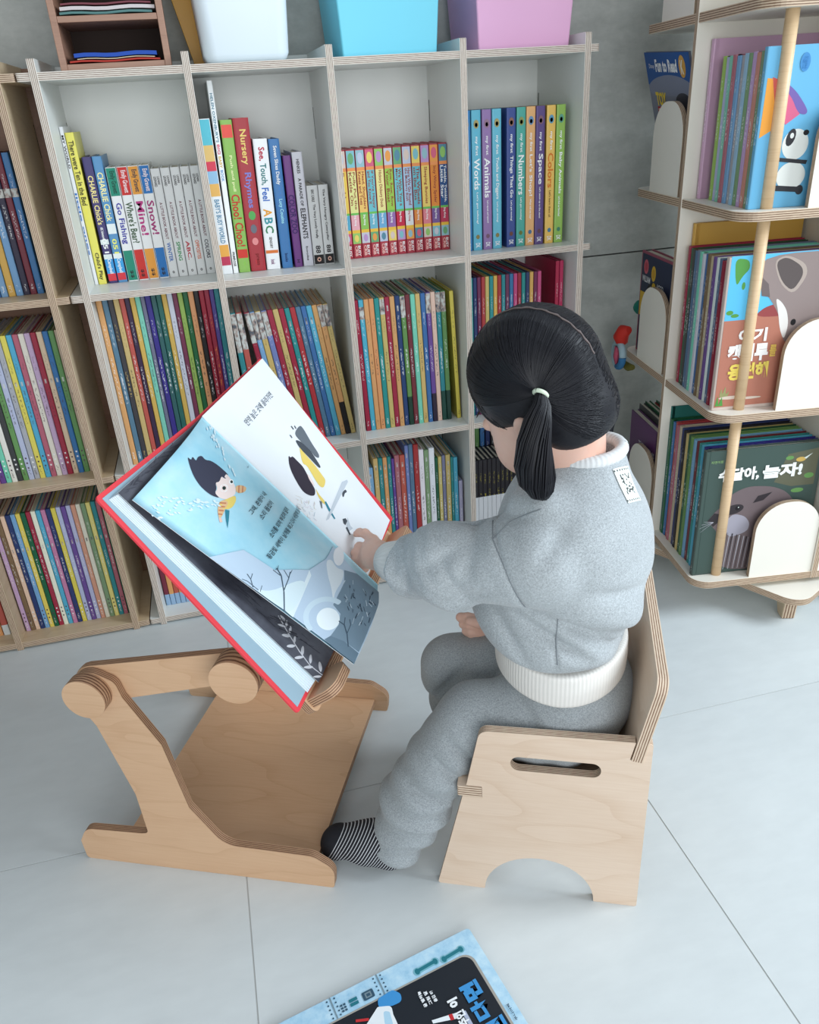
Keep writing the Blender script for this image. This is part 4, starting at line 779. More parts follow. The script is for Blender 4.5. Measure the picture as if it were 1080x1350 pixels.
# ---- tilted board, its ledge and the book share one frame (v sideways, w up the slope, N out of the page)
BV = Vector((0.4494792, 0.8932908, 0)); BW = Vector((-0.52058045, 0.26194167, 0.81263925)); BN = Vector((0.72592317, -0.36526444, 0.58276706)); BO = Vector((0.02248696, 0.90077505, 0.45298046))
def bp(v, w, h=0.0): return BO + BV * v + BW * w + BN * h
Mbook = frame(BO, BV, BW, BN); Minv = (Matrix.Translation((SA[0], SA[1], 0)) @ Matrix.Rotation(SRZ, 4, 'Z')).inverted()
Ml = Minv @ Mbook
m = MB(); m.prism(rounded([(0.026, -0.030, .012), (0.540, -0.030, .012), (0.530, 0.37, .03), (0.030, 0.37, .03)], 5), 0.015, Ml @ Matrix.Translation((0, 0, -0.0195))); m.obj('book_board', [BIRCH_STAND, EDGE_STAND], sd, 0.0012)
for v0, v1 in ((0.030, 0.098), (0.440, 0.532)):
    # ledge with a raised, rounded end at either side
    m = MB(); m.prism(rounded([(v0, -0.0195, .003), (v1, -0.0195, .003), (v1, 0.048, .02), (v0, 0.048, .02)], 5), 0.016, Ml @ Matrix(((1, 0, 0, 0), (0, 0, -1, -0.0052), (0, 1, 0, 0), (0, 0, 0, 1)))); m.obj('ledge_stop', [BIRCH_STAND, EDGE_STAND], sd, 0.0012)
m = MB(); m.prism(rect(0.0985, -0.0195, 0.4395, 0.008), 0.016, Ml @ Matrix(((1, 0, 0, 0), (0, 0, -1, -0.0052), (0, 1, 0, 0), (0, 0, 0, 1)))); m.obj('ledge', [BIRCH_STAND, EDGE_STAND], sd, 0.0012)
for v in (0.10, 0.46):
    m = MB(); P0 = Minv @ bp(v, 0.10, -0.020); P1 = Vector((PV2[0], P0.y, PV2[1]))
    m.box(-.02, -.006, -.012, .02, .006, .03, 0, Matrix.Translation(P1)); m.obj('bracket', [BIRCH_STAND], sd)
m = MB(); m.cyl(0.011, 0.440, XZ(0.4566, PV2[0], PV2[1]), 20); m.obj('cross_bar', [BIRCH_STAND, BIRCH_STAND], sd)

# ================================================================ THE OPEN BOOK
ob = empty('open_book', bp(0, 0, 0), 0, 'large open picture book with a red cover on the reading stand', 'book')
T0 = Matrix.Translation(-BO); Mo = T0 @ Mbook
RED = mat('red_cover', (226, 62, 72), 0.5); ENDP = mat('grey_blue_endpaper', (150, 176, 190), 0.7)
m = MB(); m.prism(rounded([(-0.006, 0.0, .006), (0.284, 0.0, .002), (0.284, 0.405, .002), (-0.006, 0.405, .006)], 3), 0.0035, Mo @ Matrix.Translation((0, 0, -0.0042))); m.obj('cover_board', [RED, RED], ob, 0.001)
m = MB(); m.prism(rounded([(0.2845, 0.0, .002), (0.582, 0.006, .006), (0.583, 0.418, .006), (0.2845, 0.405, .002)], 3), 0.0035, Mo @ Matrix.Translation((0, 0, -0.0042))); m.obj('cover_board', [RED, RED], ob, 0.001)
m = MB(); m.prism(rect(0.0015, 0.0065, 0.277, 0.3985), 0.0008, Mo @ Matrix.Translation((0, 0, -0.0006))); m.obj('endpaper', [ENDP, ENDP], ob)
PBL = mat('page_block', (214, 230, 238), 0.6); PW = mat('white_page', (236, 240, 244), 0.45)
def pageart(name, base_poly, h, base_mat, parent, thick=0.0004):
    m = MB(); m.prism(base_poly, thick, Mo @ Matrix.Translation((0, 0, h - thick))); return m.obj(name, [base_mat, PW], parent)
# block of pages on the left, then the dark page on top of it
m = MB()
for i in range(6):
    h = 0.0012 + i * 0.0018; a = 0.020 + 0.0015 * i
    m.prism([(a - .012, .392 - .0004 * i), (.282, .400), (.283, .003), (a + .016 + .001 * i, .003 + .0006 * i)][::-1], 0.0014, Mo @ Matrix.Translation((0, 0, h - 0.0007)))
o = m.obj('page_block', [PBL, PW], ob); o['kind'] = 'stuff'
def m_paint(name, cols, scale=9.0, rough=0.42, stretch=(1, 1, 1)):
    mm = bpy.data.materials.new(name); mm.use_nodes = True; t = NT(mm); b = t.n['Principled BSDF']; b.inputs['Roughness'].default_value = rough
    tc = t.mapping(t.new('ShaderNodeTexCoord').outputs['Object'], stretch); f = t.noise(tc, scale, 7, 0.62)
    n = len(cols); t.link(t.ramp(f, [(0.32 + 0.36 * i / (n - 1), lin(c)) for i, c in enumerate(cols)]), b.inputs['Base Color']); return mm
DARKP = m_paint('charcoal_wash', [(52, 52, 62), (84, 86, 96), (112, 116, 126)], 7)
pageart('dark_page', [(0.016, 0.391), (0.279, 0.4005), (0.281, 0.002), (0.055, 0.000)][::-1], 0.0128, DARKP, ob)
LEFT=[
('hair', [(0.483,0.042), (0.480,0.061), (0.518,0.056), (0.504,0.077), (0.551,0.072), (0.587,0.081), (0.576,0.100), (0.613,0.119), (0.629,0.149), (0.631,0.182), (0.627,0.204), (0.565,0.202), (0.564,0.183), (0.503,0.189), (0.470,0.178), (0.438,0.195), (0.396,0.198), (0.391,0.226), (0.359,0.193), (0.358,0.146), (0.386,0.105), (0.429,0.072)]),
('face', [(0.622,0.192), (0.611,0.216), (0.584,0.247), (0.525,0.264), (0.460,0.258), (0.412,0.244), (0.389,0.223), (0.396,0.198), (0.443,0.198), (0.470,0.178), (0.503,0.189), (0.564,0.183), (0.556,0.195)]),
('eyew', [(0.514,0.228), (0.491,0.231), (0.467,0.228), (0.451,0.220), (0.449,0.211), (0.461,0.204), (0.484,0.201), (0.508,0.204), (0.525,0.212), (0.528,0.221)]),
('eye', [(0.500,0.222), (0.485,0.223), (0.472,0.220), (0.468,0.215), (0.475,0.210), (0.489,0.209), (0.503,0.212), (0.507,0.217)]),
('eyew', [(0.606,0.233), (0.589,0.235), (0.571,0.233), (0.560,0.228), (0.560,0.223), (0.570,0.218), (0.587,0.216), (0.604,0.218), (0.616,0.223), (0.617,0.228)]),
('eye', [(0.601,0.231), (0.588,0.232), (0.577,0.229), (0.574,0.226), (0.580,0.222), (0.592,0.221), (0.604,0.223), (0.607,0.227)]),
('tan', [(0.584,0.247), (0.635,0.262), (0.667,0.287), (0.615,0.291), (0.560,0.278), (0.538,0.261)]),
('stripe', [(0.611,0.256), (0.625,0.259), (0.554,0.274), (0.547,0.269)]),
('stripe', [(0.643,0.269), (0.650,0.273), (0.587,0.285), (0.575,0.281)]),
('yellow', [(0.367,0.230), (0.410,0.244), (0.510,0.265), (0.474,0.279), (0.405,0.282), (0.358,0.272), (0.332,0.249)]),
('tan', [(0.359,0.232), (0.407,0.241), (0.412,0.260), (0.350,0.263), (0.271,0.271), (0.260,0.262), (0.308,0.240)]),
('stripe', [(0.275,0.255), (0.294,0.268), (0.302,0.265), (0.284,0.251)]),
('stripe', [(0.300,0.248), (0.323,0.264), (0.333,0.261), (0.310,0.245)]),
('stripe', [(0.326,0.242), (0.354,0.259), (0.365,0.257), (0.336,0.238)]),
('stripe', [(0.352,0.235), (0.385,0.255), (0.397,0.253), (0.362,0.232)]),
('skin', [(0.260,0.262), (0.271,0.271), (0.253,0.283), (0.237,0.276)]),
('teal', [(0.343,0.264), (0.362,0.279), (0.292,0.298), (0.240,0.311), (0.277,0.291)]),
('wing', [(0.251,0.181), (0.262,0.185), (0.262,0.194), (0.250,0.190)]),
('wing', [(0.167,0.098), (0.174,0.102), (0.171,0.109), (0.163,0.106)]),
('wing', [(0.261,0.170), (0.276,0.178), (0.282,0.189), (0.264,0.182)]),
('wing', [(0.069,0.080), (0.082,0.084), (0.086,0.092), (0.071,0.088)]),
('wing', [(0.092,0.127), (0.101,0.132), (0.100,0.142), (0.090,0.137)]),
('wing', [(0.156,0.090), (0.167,0.096), (0.169,0.106), (0.156,0.100)]),
('wing', [(0.260,0.158), (0.274,0.165), (0.279,0.175), (0.262,0.169)]),
('wing', [(0.063,0.115), (0.071,0.122), (0.070,0.133), (0.060,0.127)]),
('wing', [(0.180,0.161), (0.188,0.167), (0.186,0.176), (0.177,0.171)]),
('wing', [(0.100,0.054), (0.109,0.057), (0.110,0.063), (0.099,0.061)]),
('wing', [(0.038,0.057), (0.049,0.062), (0.052,0.070), (0.039,0.066)]),
('wing', [(0.174,0.130), (0.183,0.135), (0.183,0.143), (0.172,0.139)]),
('wing', [(0.106,0.136), (0.114,0.143), (0.113,0.153), (0.103,0.147)]),
('wing', [(0.006,0.101), (0.019,0.105), (0.023,0.113), (0.009,0.110)]),
('wing', [(0.008,0.099), (0.019,0.106), (0.021,0.116), (0.008,0.110)]),
('wing', [(0.130,0.088), (0.141,0.095), (0.144,0.105), (0.131,0.099)]),
('wing', [(0.263,0.162), (0.272,0.170), (0.272,0.183), (0.260,0.175)]),
('wing', [(0.297,0.210), (0.312,0.214), (0.316,0.222), (0.299,0.218)]),
('wing', [(0.219,0.176), (0.237,0.181), (0.245,0.190), (0.225,0.185)]),
('wing', [(0.172,0.099), (0.185,0.105), (0.190,0.114), (0.174,0.109)]),
('wing', [(-0.001,0.097), (0.006,0.103), (0.003,0.113), (-0.004,0.108)]),
('wing', [(0.255,0.158), (0.271,0.162), (0.277,0.170), (0.259,0.166)]),
('wing', [(0.273,0.185), (0.288,0.190), (0.294,0.198), (0.276,0.194)]),
('wing', [(0.314,0.218), (0.323,0.224), (0.320,0.233), (0.310,0.228)]),
('wing', [(0.063,0.065), (0.072,0.070), (0.073,0.078), (0.062,0.074)]),
('wing', [(0.114,0.115), (0.123,0.121), (0.124,0.130), (0.113,0.125)]),
('wing', [(0.036,0.065), (0.044,0.070), (0.043,0.078), (0.034,0.074)]),
('wing', [(0.264,0.176), (0.279,0.183), (0.284,0.194), (0.267,0.188)]),
('wing', [(0.193,0.111), (0.202,0.115), (0.203,0.124), (0.191,0.120)]),
('wing', [(0.331,0.220), (0.349,0.224), (0.356,0.233), (0.336,0.229)]),
('wing', [(0.131,0.113), (0.143,0.118), (0.146,0.127), (0.132,0.122)]),
('wing', [(0.081,0.111), (0.090,0.113), (0.090,0.119), (0.079,0.117)]),
('wing', [(0.069,0.125), (0.078,0.128), (0.078,0.136), (0.068,0.133)]),
('wing', [(0.154,0.113), (0.165,0.117), (0.166,0.125), (0.154,0.122)]),
('wing', [(0.203,0.160), (0.214,0.163), (0.215,0.171), (0.202,0.168)]),
('wing', [(0.134,0.070), (0.143,0.076), (0.143,0.085), (0.132,0.080)]),
('wing', [(0.246,0.161), (0.262,0.166), (0.268,0.176), (0.250,0.171)]),
('wing', [(0.275,0.187), (0.292,0.192), (0.299,0.201), (0.280,0.197)]),
('wing', [(0.235,0.161), (0.249,0.168), (0.254,0.178), (0.238,0.172)]),
('wing', [(0.097,0.062), (0.106,0.066), (0.105,0.074), (0.095,0.071)]),
('wing', [(0.058,0.071), (0.068,0.073), (0.070,0.080), (0.058,0.078)]),
('wing', [(0.183,0.120), (0.192,0.127), (0.193,0.138), (0.181,0.132)]),
('wing', [(0.283,0.185), (0.296,0.192), (0.299,0.203), (0.284,0.197)]),
('wing', [(0.091,0.078), (0.100,0.081), (0.100,0.088), (0.090,0.086)]),
('wing', [(0.102,0.077), (0.112,0.081), (0.113,0.089), (0.102,0.085)]),
('wing', [(0.199,0.146), (0.216,0.152), (0.223,0.161), (0.204,0.156)]),
('wing', [(0.328,0.225), (0.339,0.234), (0.339,0.247), (0.326,0.238)]),
('wing', [(0.156,0.159), (0.171,0.165), (0.178,0.174), (0.160,0.169)]),
('wing', [(0.059,0.110), (0.069,0.115), (0.071,0.124), (0.059,0.119)]),
('wing', [(0.245,0.167), (0.258,0.170), (0.261,0.177), (0.246,0.175)]),
('wing', [(0.158,0.113), (0.174,0.118), (0.181,0.126), (0.163,0.122)]),
('wing', [(0.025,0.080), (0.033,0.088), (0.033,0.099), (0.023,0.092)]),
('wing', [(0.039,0.075), (0.045,0.078), (0.043,0.084), (0.035,0.082)]),
('wing', [(0.286,0.188), (0.300,0.194), (0.303,0.204), (0.287,0.198)]),
('wing', [(0.164,0.162), (0.177,0.167), (0.180,0.175), (0.165,0.171)]),
('wing', [(0.229,0.184), (0.239,0.190), (0.238,0.200), (0.227,0.195)]),
('wing', [(0.234,0.153), (0.244,0.159), (0.243,0.168), (0.232,0.163)]),
('wing', [(0.264,0.196), (0.276,0.204), (0.278,0.216), (0.264,0.209)]),
('wing', [(0.123,0.060), (0.131,0.066), (0.131,0.076), (0.121,0.071)]),
('wing', [(0.330,0.211), (0.341,0.215), (0.342,0.223), (0.328,0.219)]),
('wing', [(0.193,0.147), (0.210,0.152), (0.218,0.160), (0.199,0.156)]),
('wing', [(0.333,0.208), (0.346,0.211), (0.348,0.217), (0.333,0.215)]),
('wing', [(-0.015,0.078), (-0.008,0.081), (-0.009,0.087), (-0.018,0.085)]),
('wing', [(0.238,0.162), (0.248,0.167), (0.248,0.175), (0.236,0.171)]),
('wing', [(0.802,0.120), (0.829,0.118), (0.831,0.109), (0.807,0.114)]),
('wing', [(0.719,0.164), (0.749,0.162), (0.753,0.151), (0.728,0.157)]),
('wing', [(0.842,0.096), (0.869,0.095), (0.870,0.086), (0.846,0.090)]),
('wing', [(0.689,0.196), (0.719,0.193), (0.723,0.182), (0.698,0.189)]),
('wing', [(0.863,0.083), (0.902,0.081), (0.908,0.068), (0.876,0.076)]),
('wing', [(0.817,0.114), (0.848,0.113), (0.851,0.102), (0.825,0.108)]),
('wing', [(0.795,0.143), (0.826,0.141), (0.830,0.131), (0.804,0.136)]),
('wing', [(0.842,0.102), (0.871,0.101), (0.873,0.091), (0.848,0.096)]),
('wing', [(0.808,0.136), (0.834,0.135), (0.835,0.126), (0.812,0.130)]),
('wing', [(0.759,0.151), (0.795,0.148), (0.802,0.135), (0.772,0.143)]),
('wing', [(0.911,0.054), (0.953,0.051), (0.960,0.038), (0.926,0.047)]),
('wing', [(0.855,0.079), (0.888,0.077), (0.892,0.066), (0.864,0.072)]),
('wing', [(0.686,0.210), (0.716,0.208), (0.721,0.196), (0.696,0.203)]),
('wing', [(0.937,0.076), (0.976,0.073), (0.982,0.061), (0.950,0.068)]),
('wing', [(0.863,0.097), (0.890,0.096), (0.891,0.087), (0.867,0.091)]),
('wing', [(0.779,0.112), (0.805,0.111), (0.806,0.102), (0.784,0.106)]),
('wing', [(0.831,0.077), (0.858,0.075), (0.859,0.067), (0.836,0.071)]),
('wing', [(0.681,0.215), (0.704,0.214), (0.706,0.205), (0.685,0.209)]),
('wing', [(0.658,0.228), (0.680,0.227), (0.681,0.218), (0.662,0.222)]),
('wing', [(0.910,0.080), (0.951,0.077), (0.958,0.064), (0.924,0.072)]),
('wing', [(0.938,0.057), (0.979,0.054), (0.985,0.042), (0.952,0.050)]),
('wing', [(0.660,0.225), (0.687,0.223), (0.691,0.212), (0.668,0.218)]),
('wing', [(0.820,0.090), (0.857,0.087), (0.863,0.074), (0.833,0.082)]),
('wing', [(0.878,0.046), (0.909,0.044), (0.912,0.034), (0.885,0.039)]),
('wing', [(0.826,0.134), (0.855,0.132), (0.857,0.123), (0.832,0.127)]),
('wing', [(0.685,0.194), (0.715,0.192), (0.720,0.180), (0.695,0.187)]),
('bird', [(0.906,0.253), (0.934,0.258), (0.887,0.253), (0.890,0.259)]),
('haze', [(-0.009,0.319), (0.183,0.403), (0.212,0.541), (0.419,0.660), (0.658,0.709), (0.912,0.730), (0.875,0.796), (0.836,0.873), (0.869,1.003), (0.592,1.001), (-0.002,0.997), (0.007,0.852), (0.008,0.658), (-0.004,0.469)]),
('hill', [(0.008,0.658), (0.203,0.669), (0.419,0.660), (0.388,0.677), (0.259,0.681), (0.002,0.695)]),
('pale', [(0.058,0.573), (0.292,0.645), (0.296,0.681), (0.037,0.684), (0.005,0.651), (-0.001,0.510)]),
('cloud', [(0.638,0.711), (0.716,0.733), (0.667,0.769), (0.725,0.805), (0.582,0.810), (0.419,0.796), (0.318,0.808), (0.424,0.776), (0.509,0.740)]),
('deep', [(0.725,0.805), (0.836,0.873), (0.869,1.003), (0.711,1.008), (0.375,0.994), (0.104,0.994), (0.102,0.919), (0.067,0.859), (0.188,0.868), (0.280,0.855), (0.304,0.811), (0.431,0.814), (0.580,0.820)]),
('ring', [(-0.011,0.777), (-0.001,0.758), (0.017,0.743), (0.044,0.730), (0.076,0.722), (0.114,0.719), (0.156,0.720), (0.200,0.726), (0.245,0.738), (0.287,0.753), (0.325,0.772), (0.357,0.794), (0.379,0.816), (0.390,0.839), (0.335,0.832), (0.327,0.815), (0.311,0.797), (0.288,0.781), (0.260,0.767), (0.228,0.755), (0.194,0.746), (0.160,0.741), (0.127,0.740), (0.098,0.742), (0.072,0.749), (0.052,0.758), (0.037,0.770), (0.030,0.784)]),
('moon', [(0.237,0.862), (0.205,0.866), (0.169,0.865), (0.134,0.858), (0.104,0.847), (0.082,0.832), (0.072,0.816), (0.073,0.800), (0.085,0.787), (0.107,0.777), (0.137,0.772), (0.171,0.773), (0.206,0.779), (0.237,0.790), (0.261,0.805), (0.275,0.822), (0.275,0.838), (0.262,0.852)]),
('white', [(0.916,0.794), (0.847,0.794), (0.782,0.789), (0.732,0.780), (0.705,0.769), (0.702,0.757), (0.726,0.746), (0.771,0.739), (0.833,0.738), (0.901,0.743), (0.961,0.753), (0.997,0.765), (1.001,0.778), (0.972,0.789)]),
('foot', [(0.067,0.859), (0.102,0.919), (0.097,0.995), (-0.002,0.997), (0.000,0.909), (0.010,0.843)]),
('bark', [(0.010,0.654), (0.004,0.650), (0.116,0.612), (0.122,0.617)]),
('bark', [(0.123,0.616), (0.115,0.613), (0.206,0.571), (0.214,0.575)]),
('bark', [(0.215,0.574), (0.205,0.572), (0.229,0.542), (0.239,0.544)]),
('bark', [(0.132,0.613), (0.130,0.609), (0.224,0.602), (0.226,0.606)]),
('bark', [(0.227,0.606), (0.223,0.602), (0.283,0.594), (0.287,0.598)]),
('bark', [(0.209,0.570), (0.202,0.570), (0.200,0.535), (0.206,0.535)]),
('bark', [(0.236,0.604), (0.230,0.603), (0.258,0.570), (0.264,0.572)]),
('bark', [(0.228,0.551), (0.226,0.549), (0.261,0.543), (0.263,0.545)]),
('bark', [(0.273,0.601), (0.272,0.598), (0.308,0.598), (0.309,0.600)]),
('bark', [(0.007,0.509), (0.001,0.507), (0.040,0.483), (0.045,0.485)]),
('bark', [(0.045,0.485), (0.039,0.484), (0.053,0.462), (0.059,0.463)]),
('bark', [(0.041,0.486), (0.039,0.484), (0.082,0.477), (0.083,0.480)]),
('bark', [(0.002,0.458), (0.007,0.458), (0.018,0.479), (0.013,0.479)]),
('bark', [(0.013,0.479), (0.018,0.479), (0.014,0.530), (0.009,0.530)]),
('bark', [(0.010,0.540), (0.008,0.538), (0.054,0.531), (0.056,0.533)]),
('bark', [(0.088,0.946), (0.082,0.942), (0.166,0.914), (0.173,0.918)]),
('bark', [(0.174,0.917), (0.165,0.914), (0.216,0.887), (0.225,0.891)]),
('bark', [(0.225,0.889), (0.215,0.889), (0.210,0.861), (0.220,0.862)]),
('bark', [(0.170,0.917), (0.168,0.914), (0.258,0.912), (0.261,0.915)]),
('bark', [(0.262,0.915), (0.257,0.912), (0.293,0.899), (0.299,0.902)]),
('bark', [(0.222,0.890), (0.218,0.887), (0.279,0.878), (0.283,0.881)]),
('ltline', [(0.596,0.939), (0.604,0.942), (0.550,0.954), (0.543,0.951)]),
('dkline', [(0.645,0.973), (0.657,0.975), (0.649,0.996), (0.636,0.994)]),
('dkline', [(0.384,0.868), (0.390,0.870), (0.366,0.884), (0.360,0.882)]),
('dkline', [(0.375,0.951), (0.378,0.954), (0.331,0.955), (0.329,0.952)]),
('dkline', [(0.362,0.964), (0.368,0.965), (0.356,0.978), (0.351,0.976)]),
('ltline', [(0.427,0.866), (0.434,0.868), (0.409,0.891), (0.402,0.889)]),
('ltline', [(0.478,0.957), (0.488,0.961), (0.454,0.972), (0.445,0.969)]),
('ltline', [(0.667,0.957), (0.672,0.960), (0.632,0.965), (0.627,0.963)]),
('dkline', [(0.558,0.874), (0.564,0.877), (0.514,0.884), (0.508,0.881)]),
('dkline', [(0.430,0.867), (0.437,0.869), (0.407,0.880), (0.400,0.877)]),
('dkline', [(0.610,0.956), (0.623,0.958), (0.626,0.975), (0.613,0.973)]),
('dkline', [(0.511,0.974), (0.511,0.976), (0.463,0.971), (0.462,0.968)]),
('dkline', [(0.456,0.980), (0.461,0.984), (0.403,0.985), (0.399,0.981)]),
('dkline', [(0.696,0.956), (0.703,0.960), (0.648,0.961), (0.641,0.957)]),
('ltline', [(0.613,0.819), (0.615,0.823), (0.551,0.818), (0.549,0.814)]),
('ltline', [(0.692,0.856), (0.697,0.858), (0.650,0.863), (0.644,0.861)]),
('ltline', [(0.347,0.946), (0.349,0.950), (0.308,0.949), (0.307,0.945)]),
('ltline', [(0.468,0.839), (0.473,0.840), (0.443,0.861), (0.438,0.860)]),
('ltline', [(0.641,0.968), (0.652,0.971), (0.635,0.985), (0.624,0.982)]),
('ltline', [(0.411,0.947), (0.413,0.950), (0.347,0.951), (0.345,0.949)]),
('dkline', [(0.505,0.916), (0.513,0.920), (0.482,0.927), (0.475,0.924)]),
('dkline', [(0.508,0.937), (0.513,0.938), (0.475,0.952), (0.470,0.950)]),
('ltline', [(0.333,0.914), (0.335,0.916), (0.275,0.919), (0.274,0.917)]),
('dkline', [(0.397,0.895), (0.401,0.897), (0.372,0.902), (0.369,0.900)]),
('dkline', [(0.396,0.920), (0.398,0.923), (0.340,0.923), (0.338,0.919)]),
('ltline', [(0.421,0.927), (0.422,0.929), (0.378,0.926), (0.378,0.924)]),
('ltline', [(0.460,0.850), (0.463,0.852), (0.409,0.857), (0.406,0.854)]),
('dkline', [(0.518,0.875), (0.526,0.876), (0.523,0.891), (0.515,0.889)]),
('dkline', [(0.779,0.970), (0.781,0.973), (0.721,0.965), (0.719,0.961)]),
('dkline', [(0.694,0.926), (0.702,0.928), (0.653,0.938), (0.646,0.935)]),
('dkline', [(0.789,0.968), (0.792,0.970), (0.720,0.964), (0.717,0.961)]),
('dkline', [(0.482,0.914), (0.489,0.915), (0.477,0.933), (0.471,0.932)]),
('ltline', [(0.588,0.956), (0.598,0.958), (0.589,0.978), (0.579,0.976)]),
('dkline', [(0.463,0.926), (0.473,0.928), (0.455,0.941), (0.445,0.938)]),
('dkline', [(0.461,0.909), (0.470,0.911), (0.457,0.921), (0.448,0.919)]),
('dkline', [(0.601,0.846), (0.608,0.849), (0.579,0.854), (0.572,0.851)]),
('dkline', [(0.436,0.838), (0.442,0.839), (0.444,0.856), (0.438,0.856)]),
('ltline', [(0.697,0.913), (0.703,0.915), (0.672,0.931), (0.666,0.930)]),
('dkline', [(0.597,0.869), (0.604,0.872), (0.584,0.877), (0.578,0.875)]),
('dkline', [(0.544,0.870), (0.548,0.873), (0.478,0.874), (0.475,0.871)]),
]
TEXTL=[
('그때, 혼령이 내', (0.462,0.361), (0.779,0.375)),
('소리 들었어', (0.497,0.405), (0.746,0.414)),
('소리를 외쳐 부르며 달려', (0.421,0.473), (0.843,0.487)),
('황금빛 새벽이 날개를 펴고 다시 바람에 실려', (0.258,0.508), (1.004,0.540)),
('으아 으악', (0.695,0.756), (0.932,0.775)),
]
